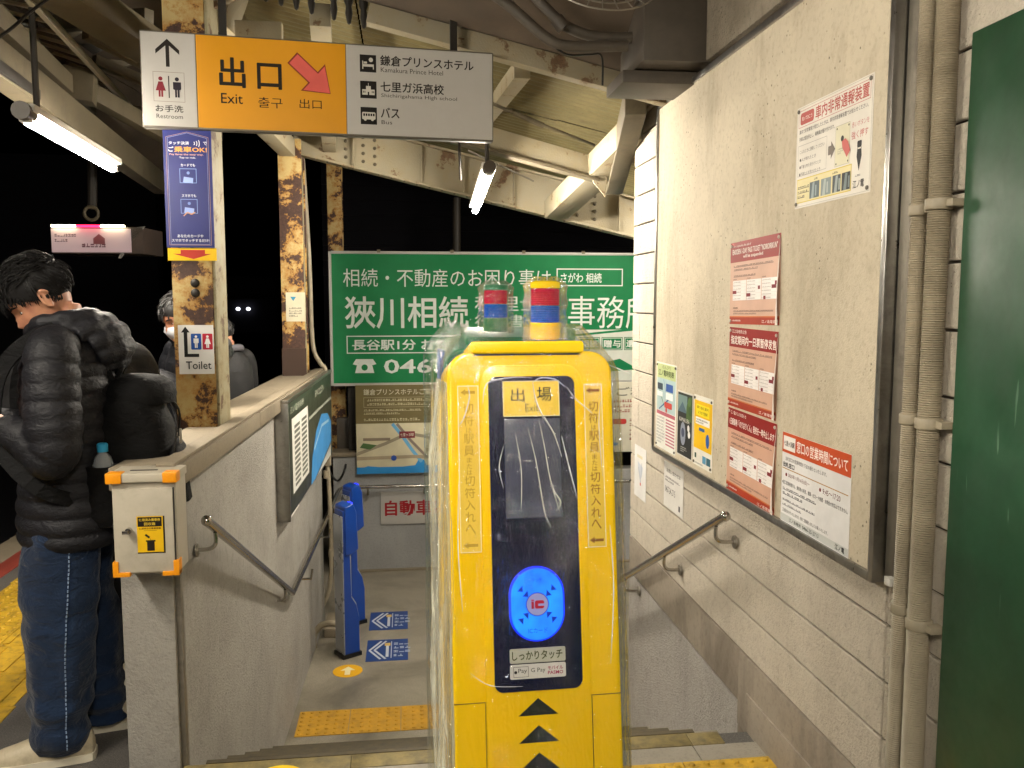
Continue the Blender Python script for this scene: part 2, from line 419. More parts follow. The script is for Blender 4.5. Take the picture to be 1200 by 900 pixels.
# tactile paving -------------------------------------------------------------
def tile(parent, x0, y0, z, mat, w=.3, n=6, bar=False):
    mb = MB().box(x0 + .002, x0 + w - .002, y0 + .002, y0 + w - .002, z - .02, z + .004)
    for i in range(n):
        if bar: 
            if i % 2 == 0: mb.box(x0 + w * (i + .3) / n, x0 + w * (i + .8) / n, y0 + .02, y0 + w - .02, z + .004, z + .009)
            continue
        for j in range(n):
            cx, cy = x0 + w * (i + .5) / n, y0 + w * (j + .5) / n; r = .013
            mb.add([(cx + q * math.cos(a), cy + q * math.sin(a), zz) for q, zz in ((r, z + .004), (r * .65, z + .010)) for a in [math.pi * k / 4 for k in range(8)]],
                   [(k, (k + 1) % 8, 8 + (k + 1) % 8, 8 + k) for k in range(8)] + [tuple(range(8, 16))])
    part('tactile_tile', mb, mat, parent, world=True, smooth=40)
tp = thing('landing_tactile_paving', None, None, (-.64, 4.72, -.93), kind='structure')
for i in range(6): tile(tp, -.655 + .3 * i, 4.722, -.93, m_tact)
tp = thing('platform_tactile_paving', None, None, (-.55, 2.3, 0), kind='structure')
for i in range(3): tile(tp, .29 + .3 * i, 2.298, .007, m_tactw)
tp = thing('platform_edge_tactile_paving', None, None, (-1.7, 3, 0), kind='structure')
for j in range(14):
    for i in range(1): tile(tp, -1.74 - .012 * j - .1 * i, 2.1 + .3 * j, .0, m_tactw, bar=True)
    tile(tp, -2.04 - .012 * j, 2.1 + .3 * j, .0, m_tactw)
ln = thing('platform_edge_lines', None, None, (-2.2, 4, 0), kind='structure')
part('red_line', MB().box(-2.36, -2.24, 4, 9, -.01, .004), m_redline, ln, world=True, smooth=0)
part('white_line', MB().box(-2.235, -2.15, 4.0, 4.6, -.01, .004), m_white, ln, world=True, smooth=0)
part('edge_coping', MB().box(-2.55, -2.3, -6, 30, -.25, .0), m_cap, ln, world=True, smooth=0)
mb = MB()
for i in range(40): mb.box(-2.9, -2.6, 3 + .25 * i, 3.04 + .25 * i, -.4, -.2)
o = part('edge_grating', mb, m_dark, ln, world=True, smooth=0); o['kind'] = 'stuff'

# ================================================================== BUILDING WALL on the right (> siding panels, plinth, lintel)
bw = thing('building_wall', 'beige rendered station building wall with long horizontal joints and concrete plinth on the right', 'wall', (X1 + .2, 2, 0))
part('wall_core', MB().box(X1 + .012, X1 + .4, -5, 4.425, -1.3, 5.0), m_joint, bw, world=True, smooth=0)
cuts = [-2.0, .02, 1.55, 1.962, 4.30, 4.44]
for k in range(15):
    z0 = .26 + .1505 * k
    for a, b in zip(cuts, cuts[1:]):
        if b < 1 and k > 13: continue
        if b > 4.4 and k in (3, 8, 9, 12): continue
        a2 = a
        e = 4.44 if (b == 4.30 and k in (3, 8, 9, 12)) else b
        part('siding_panel', MB().box(X1, X1 + .03, a2 + .003, e - .003, z0 + .0038, z0 + .1505 - .0038), m_siding, bw, world=True, bevel=.0025, seg=1, smooth=0)
# return face at the far end, plinth, stucco band
for k in range(15):
    z0 = .26 + .1505 * k
    part('siding_panel', MB().box(X1 + .004, X1 + .42, 4.40, 4.438, z0 + .002, z0 + .1485), m_siding, bw, world=True, smooth=0)
part('plinth', MB().box(X1 - .006, X1 + .05, -3, 2.885, -.02, .2585), m_plinth, bw, world=True, bevel=.004)
part('plinth', MB().box(X1 - .004, X1 + .05, 2.8865, 4.43, .066, .2582), m_plinth, bw, world=True, bevel=.004)
part('plinth_lower', MB().box(X1 - .012, X1 + .05, -3, 2.80, -.01, .135), m_plinth, bw, world=True, bevel=.004)
part('stair_side_wall', MB().box(X1 - .001, X1 + .05, 2.89, 4.43, -1.2, .056), m_rough, bw, world=True, smooth=0)
part('stair_side_wall', MB().box(X1 - .0005, X1 + .05, 2.79, 2.888, -1.2, .064), m_plinth, bw, world=True, smooth=0)
part('stucco_band', MB().box(X1 - .03, X1 + .1, -5, 4.44, 2.455, 5.0), m_stucco, bw, world=True, bevel=.006)
part('metal_trim', MB().box(X1 - .012, X1 + .004, 1.905, 1.958, .845, 2.455), m_alud, bw, world=True, bevel=.002)
part('metal_trim', MB().box(X1 - .03, X1 - .002, 1.905, 1.93, .83, .85), m_white, bw, world=True, bevel=.002)

# notice board -----------------------------------------------------------------
XB = 1.165
nb = thing('notice_board', 'large beige cement notice board in an aluminium frame on the right wall', 'notice board', (X1, 2.93, .83))
part('board', MB().box(XB, X1 - .001, 1.985, 3.892, .845, 2.40), m_board, nb, world=True, smooth=0)
for a in ((1.962, 1.9845, .822, 2.425), (3.8925, 3.912, .822, 2.425)): part('frame_rail', MB().box(XB - .008, X1 - .002, *a), m_alu, nb, world=True, bevel=.002)
for a in ((.82, .8445), (2.4005, 2.425)): part('frame_rail', MB().box(XB - .0083, X1 - .0018, 1.985, 3.892, *a), m_alu, nb, world=True, bevel=.002)

def pins(p, w, h, o, c='#6b655d'):
    for x, z in ((.012, .012), (w - .012, .012), (.012, h - .012), (w - .012, h - .012)):
        part('pin', MB().ell((x, -.002, z), (.006, .004, .006), 8, 5), P(c), o)
XS = XB - .0015
# 1 emergency alarm poster
w_, h_ = .42, .293
o, p = sheet('safety_poster', 'white poster about the in-car emergency alarm, high at the top right of the notice board', 'poster', (XS, 2.476, 1.802), -90, w_, h_, '#dcd6ca', tilt=0)
p.frame(.004, .004, w_ - .004, h_ - .004, .001, '#a09a90')
p.frame(.012, h_ - .06, w_ - .012, h_ - .012, .0012, '#b0524c'); p.rr(.022, h_ - .053, .105, h_ - .019, .008, '#b0524c'); p.txt('知っておこう', .032, h_ - .042, .063, .012, '#e7dcd2', bold=.01)
p.txt('車内非常通報装置', .115, h_ - .054, .285, .037, '#b0524c', bold=.02)
p.txt('車内で非常事態が発生したときは、車内非常通報装置でお知らせください。', .018, h_ - .079, .38, .0125, '#2c2926', bold=.01)
p.txt('列車は緊急停止し、乗務員が駆け付けます。', .018, h_ - .1, .21, .0125, '#2c2926', bold=.01)
p.frame(.014, .092, .188, h_ - .112, .001, '#8c877f')
p.txt('こんなときに通報してください', .024, h_ - .136, .15, .011, '#55504a')
for i, s in enumerate(('●人が倒れたとき', '●不審な物を見かけたとき', '●不審な人を見かけたとき')): p.txt(s, .024, h_ - .159 - .021 * i, .13 if i else .1, .0105, '#4a4540')
p.poly([(.196, .15), (.212, .15), (.212, .162), (.235, .138), (.212, .114), (.212, .126), (.196, .126)], '#6f655c')
p.rect(.236, .088, .312, h_ - .098, '#d8d2b4'); p.frame(.236, .088, .312, h_ - .098, .001, '#a49f88')
p.circ(.273, .158, .008, '#2e2a26'); p.poly([(.272, .15), (.29, .156), (.305, .145), (.318, .12), (.3, .105), (.286, .122), (.276, .132)], '#c0605a'); p.small(.252, .118, .28, .135, 3, '#8d8874')
for x, z in ((.243, .095), (.305, .095), (.243, h_ - .105), (.305, h_ - .105)): p.circ(x, z, .003, '#3a3530', 8)
p.txt('赤いボタンを', .32, h_ - .118, .085, .015, '#b9625c'); p.txt('強く押す', .32, h_ - .148, .082, .02, '#b9625c', bold=.01)
p.rect(.012, .014, .326, .084, '#c9b23c'); p.rect(.0145, .0165, .3235, .0815, '#dccf9a'); p.small(.02, .025, .09, .065, 3, '#3a3530', seed=4)
for i, (x, c, d) in enumerate(((.095, '#4f5d60', '#8a9a9c'), (.162, '#7d8a8a', '#aab3ae'), (.228, '#3d4548', '#97a19e'), (.278, '#1f2426', '#6f7b7c'))):
    p.rect(x, .02, x + (.058 if i < 2 else .044), .066, c); p.poly([(x + .01, .02), (x + .026, .02), (x + .03, .064), (x + .018, .064)], d); p.rect(x + .034, .025, x + .042, .055, d)
p.small(.12, .069, .15, .078, 1, '#3a3530'); p.small(.225, .069, .28, .078, 1, '#3a3530')
p.poly([(.349, .098), (.362, .06), (.374, .098), (.371, .122), (.352, .122)], '#171515'); p.rr(.351, .121, .373, .137, .004, '#171515'); p.rect(.354, .116, .37, .12, '#d8d0c0')
p.txt('江ノ電', .335, .018, .055, .02, '#2e2a26', bold=.03); p.small(.345, .045, .385, .054, 1)
p.put(o, 'print'); pins(p, w_, h_, o)
# red calendar posters
def calendar(p, w, z0, z1, seed):
    W = w * .29
    for i in range(3):
        x = w * .065 + i * w * .3; p.rect(x, z0, x + W, z1, '#efe9e4'); p.small(x, z1 + .002, x + W * .5, z1 + .008, 1, '#4a4040')
        for r in range(6): p.small(x + .003, z0 + (z1 - z0) * r / 6 + .002, x + W - .003, z0 + (z1 - z0) * (r + 1) / 6 - .002, 1, '#a59a94', 1, seed + r, .5)
        for r in range(7): p.line([(x, z0 + (z1 - z0) * r / 6), (x + W, z0 + (z1 - z0) * r / 6)], .0005, '#c9c0ba')
        dz = (z1 - z0) / 6; cx = W / 7
        for a, b, l in (((0, 2, 2),), ((5, 1, 2), (0, 1, 2)), ((6, 4, 1), (1, 0, 1), (4.6, 3, 2)))[i] if i != 1 else ((0, 1, 2), (5.6, 3, 1)):
            p.rect(x + a * cx, z0 + b * dz, x + (a + l) * cx, z0 + (b + 1) * dz, '#7e1f28')
def redposter(label, y, z, w, h, body, titles, jp, seed, tilt=0):
    o, p = sheet('service_notice', label, 'poster', (XS, y, z), -90, w, h, body, group='red notices pinned in a column on the notice board', tilt=tilt)
    hb = h * .245
    p.rect(0, h - hb, w, h, '#8c1813'); p.rect(0, 0, w, h * .085, '#a1341a'); p.rect(0, h * .085, w, h * .1, '#c4703c')
    for t, x, zz, ww, hh, b in titles: p.txt(t, w * x, h * zz, w * ww, h * hh, '#f1e4da', bold=b)
    p.small(w * .08, h * .64, w * .93, h * .725, 2, '#6a5550', seed=seed); p.small(w * .08, h * .565, w * .9, h * .605, 1, '#4a3a36', seed=seed + 1)
    calendar(p, w, h * .29, h * .53, seed)
    p.small(w * .08, h * .185, w * .25, h * .215, 1, '#3c302c', seed=seed + 2); p.small(w * .08, h * .115, w * .9, h * .175, 2, '#6a5550', seed=seed + 3)
    p.small(w * .06, h * .03, w * .4, h * .06, 1, '#f1e4da'); p.txt('江ノ島電鉄', w * .68, h * .02, w * .26, h * .035, '#f1e4da')
    p.put(o, 'print')
    # clear corner film curling off the board
    mb = MB(); 
    mb.add([(w * .93, -.0015, 0), (w, -.006, 0), (w + .008, -.014, h * .3), (w, -.006, h * .6), (w, -.0015, h), (w * .95, -.0015, h * .5)], [(0, 1, 2, 5), (5, 2, 3, 4)])
    part('curled_edge', mb, P('#d9cfc4'), o, smooth=0)
    pins(p, w, h, o, '#c9bdb0'); return o
redposter('topmost red notice in English, about a pass ticket, in the column of three', 2.973, 1.445, .414, .288, '#cfa893',
    (('From  suspension, the sale of', .04, .93, .4, .035, 0), ('ENODEN 1-DAY PASS TICKET "NORIORIKUN"', .05, .85, .9, .065, .015), ('will be suspended', .28, .785, .4, .05, .015)), 0, 3, -1.0)
redposter('middle red notice with a Chinese title, between the English one and the crumpled one', 2.971, 1.152, .408, .283, '#cda48c',
    (('江之岛电铁公告', .06, .93, .32, .045, 0), ('指定期间内一日票暂停发售', .04, .79, .93, .11, .02)), 1, 11, .5)
redposter('lowest red notice, the one with a Japanese title and crumpled bottom edge', 2.966, .845, .41, .3, '#cda189',
    (('江ノ電からのお知らせ', .06, .93, .34, .045, 0), ('1日乗車券「のりおりくん」発売を一時中止します', .04, .8, .92, .085, .015)), 1, 23, .8)
# office hours poster
w_, h_ = .415, .282
o, p = sheet('office_hours_poster', 'white poster with an orange header about ticket window hours, bottom right of the notice board', 'poster', (XS, 2.507, .842), -90, w_, h_, '#dcdad8')
p.rect(0, h_ - .062, w_, h_, '#c04a1e'); p.rect(.008, h_ - .053, .088, h_ - .01, '#e8e2dc'); p.txt('七里ヶ浜駅', .013, h_ - .041, .07, .017, '#3a2a24', bold=.02)
p.txt('窓口の営業時間について', .098, h_ - .05, .3, .036, '#f5e9e0', bold=.012)
p.txt('出札窓口の営業時間を下記の通りといたします。', .025, h_ - .086, .26, .0125, '#3a3a3a')
p.txt('出札窓口', .01, h_ - .107, .075, .016, '#222222', bold=.02); p.rect(.004, h_ - .113, w_ - .01, h_ - .1105, '#b98a4a')
p.circ(.032, h_ - .13, .0055, '#7e2226'); p.txt('2025年11月16日(日)～', .046, h_ - .137, .14, .0145, '#6a2a2a')
p.circ(.25, h_ - .13, .0055, '#7e2226'); p.txt('9:45～17:20', .265, h_ - .138, .1, .0155, '#6a2a2a')
p.txt('※窓口営業時間外は、乗車券の発売、精算・ICカード処理・お問合せ対応はできません。', .006, h_ - .162, .4, .0125, '#333333', bold=.008)
p.small(.012, .085, .25, h_ - .168, 2, '#55555a', seed=31); p.small(.012, .05, .24, .08, 2, '#55555a', seed=32, dense=.4); p.txt('ご迷惑をおかけいたしますが、何卒ご理解賜りますようお願いいたします。', .012, .034, .29, .011, '#3a3a3a')
p.rect(0, .005, w_, .027, '#c2c4c0'); p.txt('江ノ島電鉄', .06, .011, .08, .011, '#333333'); p.txt('0466-25-2713', .15, .011, .1, .011, '#333333'); p.txt('江ノ電', .345, .009, .05, .015, '#222222', bold=.02)
p.put(o, 'print')
# three small leaflets at the left foot of the board
w_, h_ = .293, .395
o, p = sheet('timetable_leaflet', 'green and white map and timetable leaflet at the far lower corner of the notice board', 'leaflet', (XS, 3.861, .852), -90, w_, h_, '#dcdcd2')
p.rect(.01, h_ * .82, w_ - .01, h_ - .006, '#b9c48a'); p.txt('のんびり', .09, h_ * .93, .12, .018, '#3c4a24'); p.txt('江ノ電時刻表', .03, h_ * .85, .23, .028, '#34401c', bold=.02)
p.rect(.01, h_ * .44, w_ - .01, h_ * .82, '#a9bfc0')
for a, b, c in (((.02, .3), (.12, .2), '#6c8f5c'), ((.11, .32), (.2, .19), '#7d96b4'), ((.05, .18), (.25, .26), '#3f5f8c')): p.line([a, b], .006, c)
p.rect(.02, .27, .1, .3, '#3a4652'); p.rect(.15, .27, .25, .305, '#37599c'); p.rect(.02, .24, .1, .262, '#e6e6e0'); p.rect(.15, .235, .25, .265, '#e6e6e0'); p.rr(.13, .195, .24, .222, .006, '#c2483c'); p.circ(.16, .185, .012, '#c2483c')
p.rect(.01, .155, w_ - .01, .172, '#b4606c'); p.small(.012, .02, .13, .15, 9, '#8c8c8c', seed=5)
for i in range(9): p.rect(.15, .026 + i * .014, w_ - .015, .033 + i * .014, '#b4687a')
p.put(o, 'print'); pins(p, w_, h_, o)
w_, h_ = .2, .278
o, p = sheet('event_leaflet', 'dark photographic leaflet between the map leaflet and the yellow one', 'leaflet', (XS, 3.548, .868), -90, w_, h_, '#c9c6bd')
p.rect(.008, .006, w_ - .008, h_ - .006, '#2c2e2c'); p.rect(.012, .19, .13, .262, '#6f8784'); p.poly([(.012, .19), (.07, .235), (.13, .19)], '#4f6470')
p.poly([(.12, .16), (.192, .16), (.192, .265), (.15, .262), (.125, .22)], '#4a6234'); p.circ(.16, .24, .018, '#58743e'); p.circ(.17, .205, .02, '#3f5830')
p.txt('KAMAKURA', .035, .15, .13, .018, '#d6d2c6'); p.circ(.085, .1, .034, '#8b92a0', rz=.05); p.circ(.085, .105, .02, '#4a5268'); p.circ(.15, .13, .014, '#dcdcd6'); p.circ(.16, .105, .015, '#dcdcd6'); p.small(.05, .02, .13, .045, 3, '#b9b9b2')
p.put(o, 'print')
w_, h_ = .216, .285
o, p = sheet('notice_leaflet', 'bright yellow leaflet, rightmost of the three low on the notice board', 'leaflet', (XS, 3.335, .866), -90, w_, h_, '#dedace')
p.rect(.006, .07, w_ - .006, h_ - .02, '#e8b80c'); p.rr(.03, .205, .18, .25, .004, '#f0d81c'); p.txt('乗り換え案内', .04, .232, .13, .013, '#5a4a10'); p.txt('スマホで簡単', .05, .211, .11, .014, '#5a4a10')
p.rect(.025, .17, .185, .198, '#efeade'); p.small(.03, .174, .18, .194, 2, '#4a4638'); p.rect(.065, .145, .13, .158, '#2c5a9c'); p.circ(.165, .115, .02, '#2458a8', rz=.028)
p.rect(.03, .02, .1, .045, '#d8d4c8'); p.rect(.11, .02, .15, .05, '#5a94b4'); p.rect(.155, .02, .2, .05, '#33606e'); p.small(.02, .006, .19, .016, 1, '#666666'); p.rect(.02, .03, .04, .05, '#2f4c3a')
p.put(o, 'print'); pins(p, w_, h_, o)
# two sheets taped on the wall below
o, p = sheet('phone_notice', 'white notice with black telephone number taped under the notice board frame', 'notice', (X1 - .002, 3.832, .572), -90, .28, .212, '#d3cfc8')
p.txt('お問い合わせは', .04, .165, .2, .02, '#2c2a28', bold=.01); p.small(.02, .12, .25, .15, 2, '#2c2a28'); p.txt('0467-24-2715', .02, .07, .15, .03, '#2c2a28', bold=.01); p.rect(.22, .02, .24, .045, '#2c2a28')
p.put(o, 'print')
o, p = sheet('picture_notice', 'pale blank-looking notice with a small drawing, taped near the end corner of the wall', 'notice', (X1 - .002, 4.352, .505), -90, .215, .27, '#d8d6d2')
p.poly([(.06, .19), (.16, .17), (.14, .12), (.11, .1), (.08, .14)], '#bcc2cc'); p.line([(.08, .16), (.12, .08), (.14, .19)], .006, '#8f97a6'); p.rect(.11, .07, .13, .085, '#c05a50'); p.rect(.05, .21, .15, .225, '#cfc6a4')
p.put(o, 'print')

# conduits ------------------------------------------------------------------------
def conduit(label, x, y, r, ztop, zbot):
    t = thing('corrugated_conduit', label, 'conduit', (x, y, zbot), group='corrugated conduits running up the right wall')
    rings = []; z = zbot; k = 0; n = 16
    while z < ztop:
        q = r * (1 if k % 2 else .87); wob = .0025 * math.sin(z * 3.1 + x * 40)
        rings.append([(q * math.cos(2 * math.pi * j / n) + wob, q * math.sin(2 * math.pi * j / n) + wob, z - zbot) for j in range(n)])
        z += .0026; k += 1
    part('pipe', MB().loft(rings), m_conduit, t, smooth=25); return t
c1 = conduit('thinner beige corrugated conduit, next to the notice board frame', 1.172, onX(1088, 0, 1.172).y, .0185, 3.0, -.0)
c2 = conduit('thicker beige corrugated conduit, next to the dark green door', 1.168, onX(1112, 0, 1.168).y, .0255, 3.0, -.0)
for py1, py2 in ((246, 243), (494, 494), (728, 733), (-60, -60)):
    for t, r in ((c1, .0185), (c2, .0255)):
        x, y, _ = t.location; z = onX(1080, (py1 if t is c1 else py2), x).z
        mb = MB(); n = 14
        mb.loft([[(q * math.cos(a), q * math.sin(a), zz) for a in [2 * math.pi * j / n for j in range(n)]] for q, zz in ((r + .001, z - .013), (r + .004, z - .011), (r + .004, z + .011), (r + .001, z + .013))])
        mb.box(-.002, X1 - x, -r - .024, -r + .004, z - .008, z + .008)
        part('saddle_clamp', mb, m_conduit, t, bevel=.001, seg=1)
# door --------------------------------------------------------------------------
dr = thing('green_door', 'dark green painted steel door leaf at the right edge', 'door', (1.17, 1.2, -.0))
part('leaf', MB().box(1.172, 1.198, .55, 1.698, .02, 2.082), m_green, dr, world=True, bevel=.003)
part('leaf', MB().box(1.178, 1.2, -.6, .546, .02, 2.082), m_green, dr, world=True, bevel=.003)
mb = MB().tube([(1.12, 1.0, .95), (1.12, 1.0, 1.1)], .008); mb.tube([(1.12, 1.0, .96), (1.172, 1.0, .96)], .006); mb.tube([(1.12, 1.0, 1.09), (1.172, 1.0, 1.09)], .006)
part('handle', mb, m_steel, dr, world=True)

# ================================================================== PARAPET on the left
SK = math.atan(.028)
pw = thing('stair_parapet', 'low grey rendered parapet wall with a concrete coping beside the stairs', 'wall', (lw(2.8) - .09, 2.8, -.0), rot=(0, 0, -SK))
part('wall', MB().box(-.08, .09, .016, 3.72, -1.25, .935), m_parapet, pw, smooth=0)
part('end_pier', MB().box(-.068, .094, -.03, .014, -.05, .93), m_parapet, pw, bevel=.004)
part('corner_bead', MB().box(.0945, .112, -.016, .012, -.02, .93), m_alud, pw, bevel=.002)
part('coping', MB().box(-.085, .125, -.05, 1.28, .936, 1.01), m_cap, pw, bevel=.008)
part('coping', MB().box(-.13, .125, 1.284, 3.74, .936, 1.01), m_cap, pw, bevel=.008)
part('coping_lip', MB().box(.06, .118, -.05, 3.73, 1.0101, 1.022), m_cap, pw, bevel=.004)
# green info board on the parapet
LB = lw(5.6)
ib = thing('route_map_board', 'dark green route map board with white sheets fixed on the parapet wall', 'information board', (LB + .02, 4.64, .36), rot=(0, 0, R(90) - SK))
part('board', MB().box(0, 2.02, -.02, .045, 0, .62), M('board_olive', '#2c3328', .4), ib, bevel=.004)
part('frame_rail', MB().box(-.02, 2.04, -.026, .046, .62, .64), m_alu, ib, bevel=.002)
part('frame_rail', MB().box(-.02, -.001, -.026, .0455, -.02, .62), m_alu, ib, bevel=.002)
p = Print(.0006); p.txt('江ノ電時刻表', .08, .55, .5, .04, '#aeb39f'); p.txt('ENODEN', 1.1, .53, .45, .045, '#aeb39f')
p.rect(.12, .1, .74, .52, '#dcdad2')
for i in range(12):
    p.rect(.2, .125 + .03 * i, .4, .143 + .03 * i, '#5f6258'); p.rect(.47, .125 + .03 * i, .68, .143 + .03 * i, '#5f6258')
p.rect(.78, .42, 2.0, .44, '#9fa394'); p.poly([(.82, 0), (1.02, .0), (1.95, .1), (1.95, .25), (1.75, .34), (1.4, .38), (1.1, .3), (.9, .16)], '#3f8fd0')
p.line([(1.0, .2), (1.4, .3), (1.8, .28)], .02, '#9cc4e0'); p.poly([(.8, -.0), (1.9, .0), (1.9, .08), (1.1, -.0)], '#c9c9c0')
p.put(ib, 'print', -.021)
for nm, lb, x, z, w2, h2, col, x2 in (('small_poster', 'white and red paper hanging below the corner of the route map board', .1, -.03, .3, .14, '#d8d4cc', '#b83a34'), ('small_poster', 'dark blue paper below the route map board', .55, .01, .42, .12, '#2f3a80', '#c9cbe0'), ('small_poster', 'small white code sheet at the end under the route map board', 1.1, .06, .26, .13, '#cfccc4', '#444444')):
    o, p = sheet(nm, lb, 'poster', (LB + .0265 + .034 * x, 4.64 + x, .36 + z), 90 - math.degrees(SK), w2, h2, col)
    p.small(.04, .03, w2 - .04, h2 * .6, 3, x2); p.rect(.05, h2 * .68, w2 * .6, h2 * .85, x2); p.put(o, 'print')

# handrails ---------------------------------------------------------------------
def handrail(label, pts, wallx, br, r=.017):
    t = thing('handrail', label, 'handrail', pts[0]); side = 1 if wallx > pts[0][0] else -1
    part('rail', MB().tube(pts, r, 14), m_steel, t, world=True)
    for e in (pts[0], pts[-1]): part('end_cap', MB().ell(e, (r * 1.12,) * 3, 12, 8), m_steel, t, world=True)
    for q in br:
        q = Vector(q); mb = MB().tube(smooth_pts([q - Vector((0, 0, r)), q - Vector((-side * .0, 0, .055)), q + Vector((side * .02, 0, -.075)), Vector((wallx, q.y, q.z - .078))], 4), .0075, 8)
        b = part('bracket', mb, m_steel, t, world=True)
        part('rose', MB().lathe((0, 0, 0), ((.001, 0), (.026, 0), (.024, .006), (.001, .007)), 16), m_alud, b).matrix_local = Matrix.Translation(Vector((wallx - side * .001, q.y, q.z - .078)) - Vector(pts[0])) @ Matrix.Rotation(R(-90 * side), 4, 'Y')
    return t
a, b = Vector((1.12, 2.857, .766)), Vector((1.12, 4.8, -.19))
handrail('steel handrail on the right wall, sloping down with the stairs', [a, b, (1.12, 4.85, -.2)], X1 - .004, [a.lerp(b, .045), a.lerp(b, .36), a.lerp(b, .7), a.lerp(b, .93)])
a, b = Vector((-.672, 2.92, .792)), Vector((-.657, 4.838, -.128))
t = handrail('steel handrail on the left parapet, running down the stairs and on along the landing', [a, b, (-.63, 5.9, -.128), (-.60, 7.5, -.128), (-.56, 7.6, -.128), (-.2, 7.6, -.13), (2.6, 7.6, -.14)], lw(3.2) + .001, [a.lerp(b, .06), a.lerp(b, .86)])
for y in (5.3, 6.25):
    part('bracket', MB().tube([(lw(y) + .0, y, -.2), (lw(y) + .075, y, -.2), (lw(y) + .085, y, -.14)], .0075, 8), m_steel, t, world=True)
for x in (-.35, .15, 1.2, 2.3):
    part('bracket', MB().tube([(x, 7.7, -.2), (x, 7.61, -.2), (x, 7.6, -.14)], .009, 8), m_steel, t, world=True)

# grey far wall, sill, right side ramp
fw = thing('grey_retaining_wall', 'low grey painted retaining wall across the far end of the landing', 'wall', (.5, 7.7, -.93))
part('wall', MB().box(-.66, 1.9, 7.7, 7.9, -1.2, .13), m_greywall, fw, world=True, smooth=0)
part('wall', MB().box(1.905, 6, 7.705, 7.9, -1.2, -.05), m_greywall, fw, world=True, smooth=0)
part('coping', MB().box(-.67, 1.9, 7.68, 7.92, .131, .17), m_cap, fw, world=True, bevel=.005)
part('cove', MB().box(-.66, 5, 7.66, 7.699, -.93, -.915), m_cap, fw, world=True)
solo('side_alley_paving', MB().box(-4, -.67, 6.6, 12, -1.1, -.94), m_landing, kind='structure', smooth=0)
ys = solo('yellow_floor_stripe', MB().add([(x, y, -.926) for x, y in ((.95, 5.3), (1.12, 5.25), (1.62, 6.6), (1.42, 6.65))], [(0, 1, 2, 3)]), m_tactw, kind='structure', smooth=0)

# ================================================================== SIGNS BEYOND THE LANDING
YB = 7.75
gb = thing('green_billboard', 'large green advertising billboard with white Japanese lettering, facing the stairs', 'billboard', (-.644, YB, .79))
W, Hh = 3.6, 1.15
part('panel', MB().box(0, W, 0, .04, 0, Hh), P('#0b7a45'), gb, smooth=0)
for a in ((-.025, -.0005, -.02, Hh + .02), (W + .0005, W + .02, -.02, Hh + .02)): part('frame_rail', MB().box(a[0], a[1], -.012, .05, a[2], a[3]), m_signw, gb, bevel=.002)
for a in ((-.025, -.001), (Hh + .001, Hh + .025)): part('frame_rail', MB().box(0, W, -.0118, .0495, *a), m_signw, gb, bevel=.002)
for x in (.4, 1.05, 1.7, 2.25): part('clip', MB().box(x, x + .03, -.016, .0, Hh + .012, Hh + .04), m_cap, gb)
for x in (.12, 1.5, 2.9): part('post', MB().box(x, x + .07, .0505, .11, -1.0, Hh), m_dark, gb)
p = Print(.0008); wt = '#dfe6df'
p.txt('相続・不動産のお困り事は', .1, .86, 1.87, .16, wt, bold=.0)
p.frame(2.02, .87, 2.64, 1.03, .01, wt); p.txt('さがわ 相続', 2.06, .9, .38, .09, wt, bold=.02)
p.txt('狹川相続', .11, .49, 1.1, .285, wt, bold=.012); p.txt('税理士', 1.27, .64, .6, .14, wt); p.txt('行政書士', 1.27, .48, .6, .13, wt); p.txt('事務所', 2.13, .48, .8, .3, wt, bold=.0)
p.frame(.12, .265, 1.62, .425, .009, wt); p.txt('長谷駅1分 お気軽に', .17, .295, 1.1, .095, wt, bold=.03)
p.txt('0467-', .45, .085, .66, .125, wt, bold=.02)
p.poly([(.19, .09), (.36, .09), (.34, .17), (.3, .2), (.25, .2), (.21, .17)], wt); p.poly([(.17, .17), (.2, .215), (.35, .215), (.38, .17), (.345, .16), (.33, .18), (.22, .18), (.205, .16)], wt); p.circ(.275, .14, .028, '#0b7a45')
p.rect(2.2, -.0, 3.3, .47, '#d9ddd2')
for i, s in enumerate(('相続', '贈与', '遺言')): x = 2.23 + .215 * i; p.frame(x, .28, x + .2, .4, .006, '#0b6a40'); p.rect(x + .012, .292, x + .188, .388, '#0f7a4a'); p.txt(s, x + .02, .305, .16, .07, '#e4e8e0', bold=.03)
p.line([(2.2, .42), (3.3, .52)], .02, '#0f7a4a'); p.poly([(2.22, .07), (2.5, .13), (2.55, .07)], '#0f7a4a'); p.poly([(2.45, .16), (2.62, .2), (2.8, .1), (2.5, .08)], '#0f7a4a')
for pts in ([(2.2, .06), (2.45, .17), (2.72, .06)],): p.line(pts, .012, '#e4e8e0')
p.put(gb)
# hotel map sign below
hm = thing('hotel_map_sign', 'brown and cream hotel direction map under the green billboard', 'sign', (-.448, 7.645, -.02))
part('panel', MB().box(0, 1.1, 0, .03, 0, .8), P('#d8cfae'), hm, bevel=.003)
p = Print(.0006); p.rect(0, .455, 1.1, .8, '#6f6440'); p.txt('鎌倉プリンスホテルご案内図', .07, .71, .7, .055, '#d6cfb4', bold=.01); p.frame(.07, .6, 1.04, .69, .003, '#b8ae8a'); p.small(.1, .61, 1.0, .685, 2, '#c9c09c', seed=8); p.small(.07, .53, .6, .59, 2, '#c9c09c', seed=9); p.small(.07, .47, .9, .51, 1, '#c9c09c', seed=10)
p.rect(0, 0, 1.1, .06, '#2f8acb'); p.poly([(0, .04), (.1, .07), (.3, .05), (.52, .07), (.55, .12), (.6, .12), (.62, .07), (.9, .06), (1.1, .08), (1.1, .03), (0, .03)], '#2f8acb')
